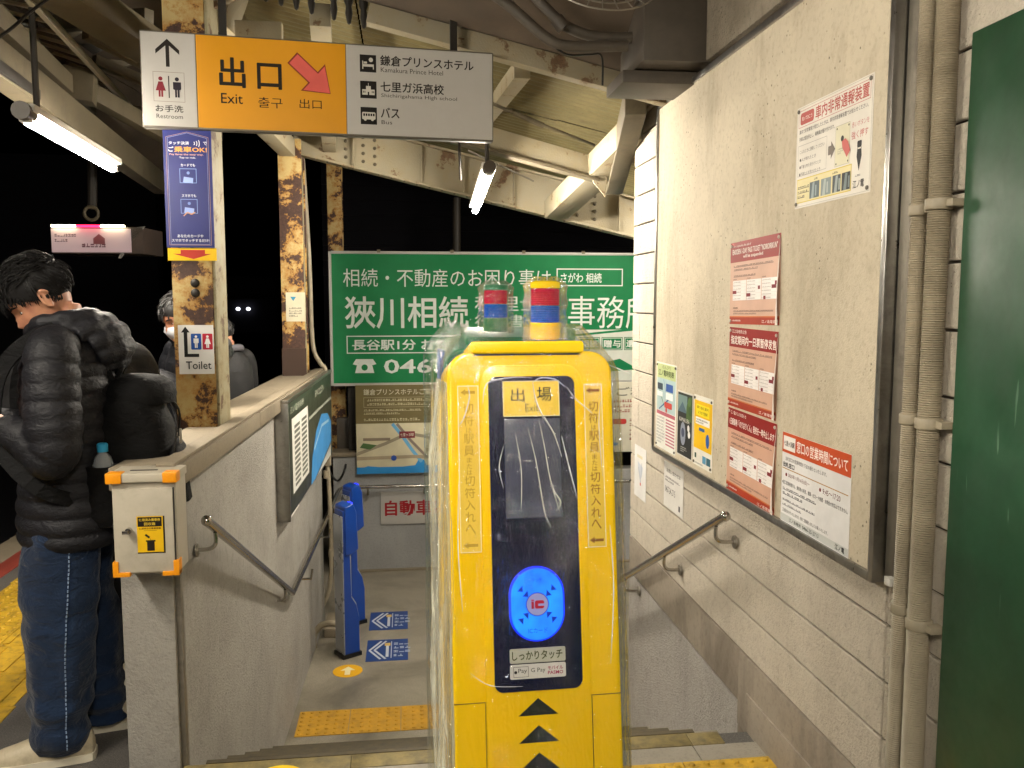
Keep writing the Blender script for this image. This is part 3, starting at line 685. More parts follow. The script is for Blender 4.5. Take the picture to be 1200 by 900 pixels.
p.line([(.32, .45), (.4, .35), (.5, .2), (.58, .1)], .03, '#6fb0d8'); p.line([(0, .18), (.25, .27), (.46, .36), (.62, .33), (.85, .25), (1.1, .22)], .028, '#9c927c'); p.line([(0, .14), (.5, .15), (.7, .14), (1.1, .14)], .03, '#a89a80')
p.line([(.36, .45), (.48, .3), (.62, .15), (.8, .11), (1.1, .15)], .024, '#8c7f74'); p.line([(.8, .25), (.9, .29), (1.1, .29)], .02, '#9c927c'); p.rect(.38, .32, .52, .38, '#7a2c34'); p.txt('七里ヶ浜駅', .39, .335, .12, .03, '#e8e0cc'); p.rect(.06, .3, .3, .325, '#8c7f6c'); p.rect(.62, .34, .9, .36, '#8c8468'); p.rect(.62, .2, .88, .225, '#a8986c'); p.poly([(.03, .24), (.12, .22), (.18, .26), (.06, .28)], '#4d6b3c'); p.circ(.33, .14, .025, '#3050a0')
p.put(hm)
# caution sign
cs = thing('caution_sign', 'white sign with red Japanese lettering on the grey far wall', 'sign', (-.243, 7.69, -.5))
part('panel', MB().box(0, .95, -.004, .009, 0, .3), m_signw, cs, bevel=.002)
p = Print(.0006); p.txt('自動車に注意', .04, .08, .86, .14, '#a3232c', bold=.035); p.put(cs, off=-.004)
# right sign seen between machine and wall
gs = thing('clinic_sign', 'white guide sign with red and black lettering under the right end of the green billboard', 'sign', (1.60, 7.64, .13))
part('panel', MB().box(0, .9, 0, .03, 0, .65), P('#d9d4c0'), gs, bevel=.003)
p = Print(.0006); p.txt('このご利用', .03, .52, .7, .085, '#3a4038', bold=.01); p.small(.04, .36, .8, .5, 3, '#9a4a40', seed=4); p.rr(.2, .26, .42, .31, .02, '#b83a34'); p.poly([(.08, .2), (.16, .2), (.16, .3), (.08, .3)], '#c04038'); p.rect(.1, .06, .34, .09, '#3a8ac0'); p.small(.45, .1, .85, .32, 5, '#8a5a50', seed=6)
p.circ(.12, .38, .03, '#2c6ab0')
p.put(gs)
# stub column below billboard & meter box with cable loop
mx = thing('meter_box', 'grey meter box with looping black cable at the left end of the grey wall', 'box', (-.62, 7.9, .1))
part('box', MB().box(-.64, -.45, 7.92, 8.02, .12, .45), m_box, mx, world=True, bevel=.006)
part('cable', MB().tube(smooth_pts([(-.62, 7.9, .12), (-.69, 7.64, .04), (-.62, 7.62, -.07), (-.55, 7.64, .03), (-.56, 7.9, .12)], 6), .01, 8), m_black, mx, world=True)

# ================================================================== STEEL COLUMNS
def column(label, x0, x1, y0, y1, z0, z1, mat):
    t = thing('steel_column', label, 'column', ((x0 + x1) / 2, (y0 + y1) / 2, z0), group='rusty steel roof columns')
    mb = MB().box(x0, x1, y0, y0 + .012, z0, z1); mb.box(x0, x1, y1 - .012, y1, z0, z1)
    part('flange', mb, mat, t, world=True, bevel=.002)
    part('web', MB().box(x1 - .03, x1 - .012, y0 + .013, y1 - .013, z0, z1), m_colside, t, world=True)
    return t
cl = column('nearest rusty column, carrying the blue and Toilet stickers', -.935, -.777, 3.62, 3.84, 1.0, 3.0, m_column)
mb = MB()
for z in (1.56, 1.60): mb.ell((-.845, 3.615, z), (.018, .01, .018), 12, 8)
part('bolt', mb, m_dark, cl, world=True)
part('side_plate', MB().box(-.7765, -.765, 3.625, 3.835, 1.01, 2.9), m_colside, cl, world=True, bevel=.002)
c2_ = column('second rusty column with a small white notice, at the far end of the parapet', -.845, -.69, 6.05, 6.25, 1.0, 2.62, m_column)
part('base_plate', MB().box(-.848, -.685, 6.03, 6.048, 1.01, 1.2), M('rust_brown', '#3b2a20', .8), c2_, world=True)
column('farthest rusty column, behind the left edge of the green billboard', -.695, -.565, 8.05, 8.2, -1, 2.9, m_column)
o, p = sheet('column_notice', 'small white notice with blue mark on the second rusty column', 'notice', (-.815, 6.045, 1.385), 0, .13, .2, '#cfc8ae')
p.poly([(.03, .17), (.07, .17), (.05, .14)], '#3a8ab0'); p.small(.02, .03, .11, .1, 4); p.put(o, 'print')
# touch payment poster, arrow sticker, toilet sign
o, p = sheet('payment_poster', 'tall dark blue payment poster on the nearest rusty column, under the hanging sign', 'poster', (-.948, 3.612, 1.742), 0, .186, .462, '#151f66')
PM['#151f66'].node_tree.nodes['Principled BSDF'].inputs['Roughness'].default_value = .3
fr = [(.012, .01), (.174, .01), (.174, .435), (.093, .455), (.012, .435), (.012, .01)]
p.line(fr, .0015, '#b08a7a'); p.line([(a * .93 + .0065, b * .985 + .003) for a, b in fr], .001, '#aab0d0')
p.txt('タッチ決済', .022, .405, .078, .013, '#d9dcea', bold=.03); p.txt('で', .155, .405, None, .013, '#d9dcea', bold=.03)
for i in range(3): p.line([(.118 + i * .009 + .004 * math.cos(R(a)), .411 + (.006 + i * .0035) * math.sin(R(a))) for a in (-80, -40, 0, 40, 80)], .003, '#d9dcea')
p.txt('ご', .02, .378, .02, .019, '#e0e2ee', bold=.03); p.txt('乗車OK!', .043, .376, .125, .022, '#e2a24a', bold=.03); p.txt('Pay fares the easy way,', .024, .362, .13, .009, '#d8a8a0', 'l', .01); p.txt('Tap to ride.', .093, .35, .065, .008, '#d9dcea', 'c', .01)
for z, s in ((.32, 'カードでも'), (.2, 'スマホでも')):
    p.txt(s, .093, z, .055, .011, '#d9dcea', 'c', .02); p.frame(.06, z - .065, .125, z - .008, .002, '#7f9ad6'); p.circ(.093, z - .025, .006, '#6f86c4'); p.poly([(.072, z - .062), (.11, z - .066), (.112, z - .045), (.076, z - .04)], '#8fa4dc')
p.line([(.07, .125), (.085, .14), (.1, .132), (.115, .14)], .004, '#cf9a70')
p.txt('あなたのカードや', .093, .04, .1, .012, '#d9dcea', 'c', .02); p.txt('スマホでタッチするだけ!', .093, .022, .145, .012, '#d9dcea', 'c', .02); p.put(o, 'print')
o, p = sheet('arrow_sticker', 'yellow sticker with red down arrow right below the blue payment poster', 'sticker', (-.946, 3.614, 1.69), 0, .19, .05, '#e6bb12')
p.poly([(.05, .043), (.145, .043), (.145, .027), (.17, .027), (.1, .006), (.02, .027), (.05, .027)], '#b02f22'); p.put(o, 'print')
o, p = sheet('toilet_sign', 'white Toilet sign with bent arrow on the nearest rusty column', 'sign', (-.918, 3.613, 1.23), 0, .139, .2, '#dedcd8', t=.003)
p.poly([(.022, .07), (.08, .07), (.08, .083), (.036, .083), (.036, .17), (.046, .17), (.029, .194), (.012, .17), (.022, .17)], '#141414')
for x, c, wm in ((.05, '#1d4fa0', False), (.095, '#b01c34', True)): p.rr(x, .1, x + .04, .165, .004, c); man_icon(p, x + .02, .107, .052, '#e6e6e4', wm)
p.txt('Toilet', .027, .02, .1, .032, '#23262a', bold=.008); p.put(o)

# ================================================================== HANGING DIRECTION SIGN
sg = thing('direction_sign', 'long hanging station direction sign, white, yellow and white, fixed across the rusty column', 'sign', (-1.0058, 3.559, 2.204), 6); sg.scale = (.972, .5, .984)
part('case', MB().box(0, 1.435, .0, .1, 0, .372), m_signframe, sg, bevel=.004)
for a, b, m in ((.004, .208, m_signw), (.212, .803, m_signy), (.806, 1.43, m_signw)): part('face_panel', MB().box(a, b, -.006, -.0005, .006, .366), m, sg, bevel=.001, seg=1)
p = Print(.0006); dk = '#1c150e'
p.poly([(.097, .205), (.109, .205), (.109, .31), (.135, .285), (.135, .303), (.103, .335), (.071, .303), (.071, .285), (.097, .31)], dk) if False else None
p.rect(.096, .235, .11, .325, dk); p.poly([(.103, .342), (.058, .3), (.058, .283), (.103, .322), (.148, .283), (.148, .3)], dk)
p.frame(.045, .1, .164, .215, .0018, '#8f867a'); p.rect(.102, .115, .106, .2, dk); man_icon(p, .073, .118, .08, '#7e2430', True); man_icon(p, .135, .118, .08, '#221c28')
p.txt('お手洗', .103, .06, .105, .027, dk, 'c', .012); p.txt('Restroom', .103, .035, .1, .017, dk, 'c')
ex = .212
p.txt('出', ex + .087, .17, .1, .115, dk, bold=.025); p.txt('口', ex + .235, .17, .095, .1, dk, bold=.025)
p.txt('Exit', ex + .09, .105, .085, .04, dk, bold=.005); p.txt('출구', ex + .235, .095, .097, .042, dk); p.txt('出口', ex + .4, .1, .09, .038, dk)
ar = [(.36, .3), (.385, .322), (.455, .25), (.475, .27), (.505, .155), (.395, .18), (.42, .205), (.345, .285)]
def shift(pts, x, z): return [(a + x, b + z) for a, b in pts]
def arrow(L, hw, hl, t, x, z, ang):
    q = [(0, -t), (L - hl, -t), (L - hl, -hw), (L, 0), (L - hl, hw), (L - hl, t), (0, t)]; c, s_ = math.cos(R(ang)), math.sin(R(ang))
    return [(x + a * c - b * s_, z + a * s_ + b * c) for a, b in q]
p.poly(arrow(.205, .075, .095, .03, ex + .375, .3, -42), '#8a3a24'); p.poly(arrow(.195, .066, .086, .025, ex + .38, .296, -42), '#e0645c')
for i, (a, b) in enumerate((('鎌倉プリンスホテル', 'Kamakura Prince Hotel'), ('七里ガ浜高校', 'Shichirigahama High school'), ('バス', 'Bus'))):
    z = .26 - .106 * i; x = .862
    p.rect(x, z, x + .068, z + .07, '#15110e'); c = '#cfcac0'
    if i == 0: p.rect(x + .01, z + .022, x + .058, z + .032, c); p.rect(x + .01, z + .012, x + .014, z + .045, c); p.rect(x + .054, z + .012, x + .058, z + .03, c); p.circ(x + .046, z + .05, .009, c, 12); p.rect(x + .016, z + .034, x + .03, z + .042, c)
    if i == 1:
        p.rect(x + .008, z + .014, x + .06, z + .036, c); p.rect(x + .024, z + .014, x + .044, z + .05, c); p.rect(x + .031, z + .014, x + .037, z + .026, '#15110e'); p.rect(x + .033, z + .05, x + .035, z + .062, c)
        for q in (.012, .018, .048, .054): p.rect(x + q, z + .022, x + q + .003, z + .03, '#15110e')
    if i == 2:
        p.rr(x + .006, z + .02, x + .062, z + .05, .005, c); p.circ(x + .019, z + .02, .006, c, 10); p.circ(x + .049, z + .02, .006, c, 10)
        for q in range(5): p.rect(x + .011 + q * .01, z + .034, x + .018 + q * .01, z + .044, '#15110e')
    wl = (.4, .27, .078)[i]; p.txt(a, x + .085, z + .03, wl, .042, dk, bold=.02); p.txt(b, x + .087, z + .004, (.265, .325, .045)[i], .019 if i < 2 else .016, '#3a332c')
p.put(sg, off=-.006)
for x in (.3, 1.25): part('hanger', MB().box(x, x + .03, .035, .065, .372, .7), m_dark, sg)

# ================================================================== TICKET MACHINES
MX, MY, MR = .1963, 1.336, 1.7
LEAN = R(9)
def film_mat():
    k = NT('clear_film'); t = k.t; out = [n for n in t.nodes if n.type == 'OUTPUT_MATERIAL'][0]
    tr = k.n('ShaderNodeBsdfTransparent'); tr.inputs[0].default_value = (.97, .975, .96, 1)
    gl = k.n('ShaderNodeBsdfGlossy'); gl.inputs['Roughness'].default_value = .05; gl.inputs[0].default_value = (1, 1, 1, 1)
    df = k.n('ShaderNodeBsdfTranslucent'); df.inputs[0].default_value = (.8, .82, .72, 1)
    a = k.noise(13, 3, .6, vec=k.scalevec((1.8, 1.4, .4)), dist=1.8); c = k.noise(52, 3, .6, vec=k.scalevec((1.6, 1.4, .4)), dist=1.2)
    h = k.math('ADD', a, k.math('MULTIPLY', c, .35))
    bp = k.n('ShaderNodeBump'); bp.inputs['Strength'].default_value = 1; bp.inputs['Distance'].default_value = .03; k.l(h, bp.inputs['Height'])
    k.l(bp.outputs[0], gl.inputs['Normal'])
    lw_ = k.n('ShaderNodeLayerWeight'); lw_.inputs['Blend'].default_value = .35; pass
    m1 = k.n('ShaderNodeMixShader'); k.l(k.map(lw_.outputs['Fresnel'], 0, 1, .045, .6), m1.inputs[0]); k.l(tr.outputs[0], m1.inputs[1]); k.l(gl.outputs[0], m1.inputs[2])
    m2 = k.n('ShaderNodeMixShader'); k.l(k.map(lw_.outputs['Facing'], .6, 1, .0, .14), m2.inputs[0]); k.l(m1.outputs[0], m2.inputs[1]); k.l(df.outputs[0], m2.inputs[2])
    k.l(m2.outputs[0], out.inputs[0]); return k.m
m_film = film_mat()
m_ic = NT('ic_reader_glow'); k = m_ic
k.b.inputs['Base Color'].default_value = (.02, .1, .5, 1); k.b.inputs['Roughness'].default_value = .3
tc = k.n('ShaderNodeTexCoord'); sp = k.n('ShaderNodeSeparateXYZ'); k.l(tc.outputs['Object'], sp.inputs[0])
k.l(k.mix(k.map(k.noise(22, 2), .35, .65), '#0450ff', '#0a86ff'), k.b.inputs['Emission Color']); k.b.inputs['Emission Strength'].default_value = .95
m_ic = k.m
m_icrim = emis('ic_reader_rim_glow', '#0826ff', .8)
def lens(h, e=.0): 
    k = NT('lens_' + h.strip('#')); b = k.b; b.inputs['Base Color'].default_value = lin(h); b.inputs['Roughness'].default_value = .15; b.inputs['Coat Weight'].default_value = .5
    b.inputs['Emission Color'].default_value = lin(h); b.inputs['Emission Strength'].default_value = e; return k.m
m_lr, m_lb = lens('#b80f34'), lens('#0a4fb8')
def tower(label, loc, base, z1):
    t = thing('signal_tower', label, 'signal light', loc); r = .0252
    part('base', MB().lathe((0, 0, 0), ((r * .9, 0), (r, .002), (r, .026), (r * .98, .028)), 28), base, t)
    for z0, m in ((.0285, m_lb), (.0565, m_lr)):
        pr = [(r * .96, z0)]
        for q in range(9): pr += [(r * 1.0, z0 + .001 + q * .003), (r * .965, z0 + .0025 + q * .003)]
        part('lens', MB().lathe((0, 0, 0), pr + [(r * .9, z0 + .0275)], 28), m, t)
    part('top_cap', MB().lathe((0, 0, 0), ((r * .96, .0845), (r, .085), (r, .094), (r * .8, .0965), (.001, .097)), 28), base, t)
    # loose clear bag over it
    n = 26; rings = []
    for i in range(15):
        z = -.004 + .108 * i / 14; q = r * (1.28 + .05 * math.sin(i * 1.7)) * (1 if i < 13 else (.85 if i == 13 else .55))
        rings.append([((q * (1 + .05 * noise.noise(Vector((math.cos(a) * 3, math.sin(a) * 3, z * 22))))) * math.cos(a) * 1.12, q * math.sin(a), z) for a in [2 * math.pi * j / n for j in range(n)]])
    part('film_bag', MB().loft(rings, cap=False), m_film, t, smooth=60)
    return t
def ticket_machine(label, loc, rz, body, cap, front=True):
    """Leaning reader head on a pedestal; local x right, y away from the user, z up; the head pivots where its face is at z = 1.42."""
    t = thing('ticket_machine', label, 'ticket machine', loc, rz)
    L = Matrix.Translation((0, 0, 1.42)) @ Matrix.Rotation(-LEAN, 4, 'X')
    def put(nm, mb, mat, par=t, **k): mb.v = [tuple(L @ Vector(v)) for v in mb.v]; return part(nm, mb, mat, par, **k)
    w = .1325
    out = [(-w, -.93)] + [(w, -.93)] + [(w - .038 + .038 * math.cos(R(a)), -.006 + .036 * math.sin(R(a))) for a in range(0, 91, 10)] + [(-w + .038 - .038 * math.sin(R(a)), -.006 + .036 * math.cos(R(a))) for a in range(0, 91, 10)]
    bd = put('body', MB().prism(out, 0, .15), body, bevel=.007, seg=4)
    mb = MB().prism(rrect(-.096, .087, .0265, .046, .006), -.004, .11); put('top_lid', mb, cap, bevel=.004, seg=3)
    put('lid_gap', MB().box(-.09, .08, -.001, .1, .0235, .0262), m_black)
    part('pedestal', MB().box(-.13, .13, .18, .3, 0, 1.36), body, t, bevel=.01)
    part('foot_plate', MB().box(-.15, .15, -.0, .32, .0, .02), m_dark, t, bevel=.003)
    if not front: return t
    # raised surround, slanted inwards, then navy panel with round corners
    put('panel_surround', MB().prism(rrect(-.083, .083, -.7, .008, .03, 8), -.003, .001), body, bevel=.0025)
    pn = put('panel', MB().prism(rrect(-.0695, .0695, -.498, -.010, .014, 8), -.0052, -.003), m_navy, bevel=.0012)
    put('screen', MB().box(-.0455, .0435, -.0062, -.005, -.232, -.077), m_screen, pn, bevel=.0006)
    put('step_seam', MB().box(-.1318, .1318, -.0004, .004, -.5125, -.5112), m_yellowd)
    put('side_seam', MB().box(-.0842, -.0838, -.0032, .0, -.9, -.5132), m_yellowd); put('side_seam', MB().box(.0838, .0842, -.0032, .0, -.9, -.5132), m_yellowd)
    def pp(step=.0003): return Print(step)
    def fin(p, nm, y, par=t): p.mb.v = [tuple(L @ Vector((a, b + y, c))) for a, b, c in p.mb.v]; return link(nm, mkmesh(nm, p.mb, p.mats, smooth=0), par)
    lab = put('exit_plate', MB().box(-.0465, .0435, -.0068, -.005, -.0735, -.0175), P('#e8c84a'), pn, bevel=.0004)
    p = pp(); p.frame(-.0465, -.0735, .0435, -.0175, .0012, '#e9dfae'); p.txt('出', -.034, -.05, .022, .021, '#33332e', bold=.01); p.txt('場', .0075, -.05, .024, .0225, '#33332e', bold=.01); p.txt('Exit', -.0115, -.066, .0215, .0115, '#33332e'); fin(p, 'lettering', -.0068, pn)
    # IC reader
    ic = put('card_reader', MB().prism(rrect(-.0445, .0425, -.422, -.307, .0432, 12), -.0105, -.004), m_icrim, pn, bevel=.002)
    put('glow_plate', MB().prism(rrect(-.0415, .0395, -.419, -.310, .0402, 12), -.0122, -.0106), m_ic, ic)
    p = pp(); cx, cz = -.001, -.3645
    p.circ(cx, cz, .0185, '#2f55c8', 28); p.circ(cx, cz, .0168, '#8c8fc8', 28)
    p.rect(cx - .0095, cz - .0065, cx - .0055, cz + .0045, '#a01430'); p.rect(cx - .0095, cz + .0055, cx - .0055, cz + .0075, '#a01430')
    p.rr(cx - .004, cz - .0065, cx + .0105, cz + .006, .003, '#a01430'); p.rect(cx + .001, cz - .0025, cx + .0108, cz + .001, '#8c8fc8')
    for sx in (-1, 1):
        for sz in (-1, 1):
            x, z = cx + sx * .028, cz + sz * .026
            for q in (0, .008): x2, z2 = x - sx * q, z - sz * q; p.poly([(x2 - sx * .006, z2 - sz * .006), (x2 + sx * .003, z2 - sz * .005), (x2 - sx * .005, z2 + sz * .004)], '#0a2fae')
    p.txt('タッチ', cx, cz + .034, .016, .006, '#0a3cc8', 'c'); p.txt('ICカード', cx, cz - .044, .03, .008, '#0a3cc8', 'c'); fin(p, 'print', -.0122, ic)
    for z0, z1, c in ((-.4545, -.4325, '#c2c1b2'), (-.4785, -.4565, '#dcd8d4')): put('label_plate', MB().prism(rrect(-.0452, .0425, z0, z1, .0025, 3), -.0062, -.005), P(c), pn)
    p = pp(); p.txt('しっかりタッチ', -.0415, -.450, .079, .0138, '#3d3f12', bold=.022)
    p.frame(-.04, -.4755, -.0165, -.4595, .0006, '#222222'); p.circ(-.0365, -.468, .0024, '#111111', 10); p.txt('Pay', -.0325, -.471, .0135, .0085, '#111111'); p.txt('G Pay', -.0125, -.471, .0225, .0085, '#333333')
    p.txt('モバイル', .014, -.4665, .024, .0055, '#a01c50', bold=.03); p.txt('PASMO', .014, -.4735, .024, .0052, '#a01c50', bold=.03); fin(p, 'lettering', -.0062, pn)
    # side strips
    for x0, x1, xt, col in ((-.1175, -.0845, -.101, '#b3932a'), (.0848, .1145, .0995, '#8a5c22')):
        s_ = put('instruction_strip', MB().box(x0, x1, -.0015, .0005, -.2825, -.0235), P('#e6c548'), t)
        p = pp(); p.frame(x0, -.2825, x1, -.0235, .0012, '#efe6bd'); z = -.052
        for ch in '切符は駅員または切符入れへ':
            sm = ch in 'はまた'; q = .0085 if sm else .0168
            p.txt(ch, xt, z - q * .92, q * .95, q * .92, col, 'c'); z -= q + (.001 if sm else .0018)
        for zz in (-.034, -.2715): p.poly([(xt + .011, zz + .0022), (xt - .004, zz + .0022), (xt - .004, zz + .005), (xt - .0115, zz), (xt - .004, zz - .005), (xt - .004, zz - .0022), (xt + .011, zz - .0022)], col)
        fin(p, 'lettering', -.0015, s_)
    p = pp()
    for i in range(6): z = -.5355 - .0412 * i; p.poly([(-.0335, z), (.0295, z), (-.002, z + .026)], '#15130d')
    fin(p, 'up_arrow_print', -.0032)
    return t
ym = ticket_machine('yellow exit ticket machine with glowing blue card reader, wrapped in clear film', (MX, MY, 0), MR, m_yellow, m_yellow)
gm = ticket_machine('green ticket machine standing back to back behind the yellow one', (MX + .010, MY + .54, .006), 180 + MR, m_mgreen, m_mgreen, front=False)
part('bubble_wrap', MB().box(.128, .14, .02, .1, 1.35, 1.42), m_bub, gm, bevel=.003); part('bubble_wrap', MB().box(-.14, -.128, .02, .1, 1.35, 1.42), m_bub, gm, bevel=.003)
def atM(x, y, z): a = R(MR); return (MX + x * math.cos(a) - y * math.sin(a), MY + x * math.sin(a) + y * math.cos(a), z)
tower('red and blue signal tower with yellow base, on top of the yellow machine', atM(.0355, .065, 1.4655), m_yellow, 0)
tower('red and blue signal tower with green base, on top of the green machine', atM(-.0015, .40, 1.4665), m_mgreen, 0)
# clear film cover over both machines
fc = thing('film_cover', 'wrinkled clear plastic film cover draped over the yellow and green machines', 'plastic cover', (MX, MY, .3), MR)
rings = []; n = 120
for i in range(64):
    z = .32 + 1.17 * i / 63; k_ = min(1, max(0, (z - 1.42) / .07))
    fy = -(1.42 - z) * math.tan(LEAN) - .011; hw = .139 - .052 * k_ ** 1.3; y0 = max(-.19, fy) + .03 * k_; y1 = .53 - .03 * k_
    ring = []
    for j in range(n):
        t_ = 4 * j / n; s_ = int(t_); f = t_ - s_
        if s_ == 0: x, y = -hw + 2 * hw * f, y0
        elif s_ == 1: x, y = hw, y0 + (y1 - y0) * f
        elif s_ == 2: x, y = hw - 2 * hw * f, y1
        else: x, y = -hw, y1 - (y1 - y0) * f
        q = noise.noise(Vector((x * 14, y * 9 + 3, z * 3.3))) + .5 * noise.noise(Vector((x * 34, y * 30, z * 9)))
        am = .003 if s_ == 0 else .008
        if s_ in (1, 3): x += (1 if s_ == 1 else -1) * q * am * (1 - k_ * .6) * min(1, 8 * f * (1 - f) + .3) + (.002 if s_ == 1 else -.004)
        else: y += (-1 if s_ == 0 else 1) * abs(q) * am
        ring.append((x, y, z - .3))
    rings.append(ring)
mb = MB().loft(rings, cap=False)
part('film', mb, m_film, fc, smooth=70)
mb = MB()
for zz, a_ in ((1.4, 2),): pass
part('taped_fold', MB().tube([(-.139, -.012 - (1.42 - z) * math.tan(LEAN) + .002 * math.sin(z * 40), z - .3) for z in [1.40 - .04 * i for i in range(26)]], .0022, 6), m_film, fc)
part('taped_fold', MB().tube([(.1415 , -.010 - (1.42 - z) * math.tan(LEAN) + .002 * math.sin(z * 33), z - .3) for z in [1.38 - .04 * i for i in range(26)]], .0016, 6), m_film, fc)

def film2():
    k = NT('gathered_film'); out = [n for n in k.t.nodes if n.type == 'OUTPUT_MATERIAL'][0]
    tr = k.n('ShaderNodeBsdfTransparent'); b = k.b; b.inputs['Base Color'].default_value = (.62, .62, .5, 1); b.inputs['Roughness'].default_value = .15
    h = k.noise(26, 3, .6, vec=k.scalevec((1.6, 1.6, .22)), dist=1.0); k.bump(h, 1, .03)
    m = k.n('ShaderNodeMixShader'); k.l(k.map(h, .35, .65, .18, .6), m.inputs[0]); k.l(tr.outputs[0], m.inputs[1]); k.l(b.outputs[0], m.inputs[2]); k.l(m.outputs[0], out.inputs[0]); return k.m
m_film2 = film2()
for sx, wd_, x0_ in ((-1, .026, .1325), (1, .012, .1325)):
    vs, fs = [], []; nj = 16
    for i in range(60):
        z = .45 + .95 * i / 59; fy = -(1.42 - z) * math.tan(LEAN)
        for j in range(nj):
            f = j / (nj - 1); pl = .006 * math.sin(j * 2.1 + 2 * noise.noise(Vector((z * 4, sx, 0)))) + .008 * noise.noise(Vector((f * 6, z * 5, sx)))
            taper = min(1, (1.42 - z) / .2 + .25)
            vs.append((sx * (x0_ + wd_ * f * taper + pl * .5), max(fy, -.19) + .004 + .1 * f + pl, z - .3))
    for i in range(59):
        for j in range(nj - 1): a = i * nj + j; fs.append((a, a + 1, a + nj + 1, a + nj))
    part('gathered_fold', MB().add(vs, fs), m_film2, fc, smooth=60)

# film creases as whitish tubes, with the lamp highlights put into their colour
LF = Matrix.Translation((0, 0, 1.12)) @ Matrix.Rotation(-LEAN, 4, 'X')
k = NT('crease_highlight'); out_ = [n for n in k.t.nodes if n.type == 'OUTPUT_MATERIAL'][0]; tr_ = k.n('ShaderNodeBsdfTransparent'); k.b.inputs['Base Color'].default_value = (.9, .9, .86, 1); k.b.inputs['Roughness'].default_value = .12
mx_ = k.n('ShaderNodeMixShader'); mx_.inputs[0].default_value = .5; k.l(tr_.outputs[0], mx_.inputs[1]); k.l(k.b.outputs[0], mx_.inputs[2]); k.l(mx_.outputs[0], out_.inputs[0]); m_crease_highlight = k.m
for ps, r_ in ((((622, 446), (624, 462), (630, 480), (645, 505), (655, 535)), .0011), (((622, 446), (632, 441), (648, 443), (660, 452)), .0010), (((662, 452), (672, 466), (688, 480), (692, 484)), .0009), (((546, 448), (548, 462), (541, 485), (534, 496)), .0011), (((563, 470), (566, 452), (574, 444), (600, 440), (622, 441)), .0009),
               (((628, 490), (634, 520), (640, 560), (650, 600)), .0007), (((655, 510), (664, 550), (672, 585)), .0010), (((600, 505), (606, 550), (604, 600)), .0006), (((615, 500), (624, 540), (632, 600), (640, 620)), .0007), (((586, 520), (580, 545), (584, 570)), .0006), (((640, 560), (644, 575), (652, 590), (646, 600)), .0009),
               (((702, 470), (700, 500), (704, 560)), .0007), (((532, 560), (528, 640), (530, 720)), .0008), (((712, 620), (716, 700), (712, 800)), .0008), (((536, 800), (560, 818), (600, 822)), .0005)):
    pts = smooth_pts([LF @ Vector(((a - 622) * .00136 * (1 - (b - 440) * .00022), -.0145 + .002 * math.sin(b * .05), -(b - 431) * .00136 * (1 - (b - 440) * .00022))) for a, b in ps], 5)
    n_ = len(pts) - 1; part('crease_highlight', MB().tube(pts, [r_ * (.25 + .75 * math.sin(math.pi * i / n_)) * (1 + .3 * math.sin(i * 2.7)) for i in range(n_ + 1)], 6), m_crease_highlight, fc)

# ================================================================== USED-TICKET BOX on the pier
bx = thing('used_ticket_box', 'grey metal used ticket box with orange corner guards hung on the end of the parapet', 'box', (-.79, 2.70, .69))
part('body', MB().box(-.884, -.698, 2.655, 2.77, .7, .985), m_binbox, bx, world=True, bevel=.003)
part('door', MB().box(-.881, -.707, 2.648, 2.6545, .706, .966), m_binbox, bx, world=True, bevel=.002)
part('lid', MB().box(-.892, -.694, 2.64, 2.775, .9855, 1.012), m_binbox, bx, world=True, bevel=.004)
part('slot', MB().box(-.84, -.76, 2.69, 2.70, 1.0115, 1.0135), m_black, bx, world=True)
for a in ((-.896, -.85, .983, 1.015), (-.732, -.690, .983, 1.015)):
    part('corner_guard', MB().box(a[0], a[1], 2.635, 2.68, a[2], a[3]), m_orange, bx, world=True, bevel=.004)
for s_, x0, x1 in ((1, -.888, -.838), (-1, -.744, -.694)):
    mb = MB().box(x0, x1, 2.643, 2.68, .694, .708); xa = x0 if s_ == 1 else x1 - .017; mb.box(xa, xa + .017, 2.6428, 2.6795, .694, .742)
    part('corner_guard', mb, m_orange, bx, world=True, bevel=.003)
mb = MB().tube([(-.836, 2.648, .838), (-.836, 2.632, .838)], .0095, 16); mb.box(-.85, -.832, 2.622, 2.632, .832, .842)
part('lock', mb, m_steel, bx, world=True, bevel=.001)
part('hinge', MB().box(-.8875, -.882, 2.66, 2.68, .81, .86), m_steel, bx, world=True, bevel=.001)
part('drip_edge', MB().box(-.7065, -.7035, 2.6475, 2.654, .706, .966), m_dark, bx, world=True)
o, p = sheet('ticket_box_sticker', 'yellow and black sticker with a bin pictogram on the used ticket box', 'sticker', (-.814, 2.6475, .765), 0, .081, .115, '#2a2416', t=.0006)
p.rect(.0, .004, .076, .115, '#e2b40e'); p.rect(.003, .083, .073, .1125, '#1a140a'); p.txt('使用済み乗車券', .007, .1, .062, .0085, '#d8b83a', bold=.03); p.txt('回収箱', .022, .087, .032, .009, '#d8b83a', bold=.03)
p.txt('使用済みの乗車券類', .006, .0745, .064, .006, '#5a4408', bold=.02); p.rect(.02, .07, .058, .0712, '#8a6a10')
p.rect(.028, .008, .05, .036, '#1a140a'); p.rect(.025, .036, .053, .041, '#1a140a'); p.poly([(.022, .056), (.034, .046), (.038, .051), (.026, .061)], '#1a140a'); p.poly([(.036, .048), (.041, .043), (.038, .042)], '#6a5a10'); p.put(o, 'print')

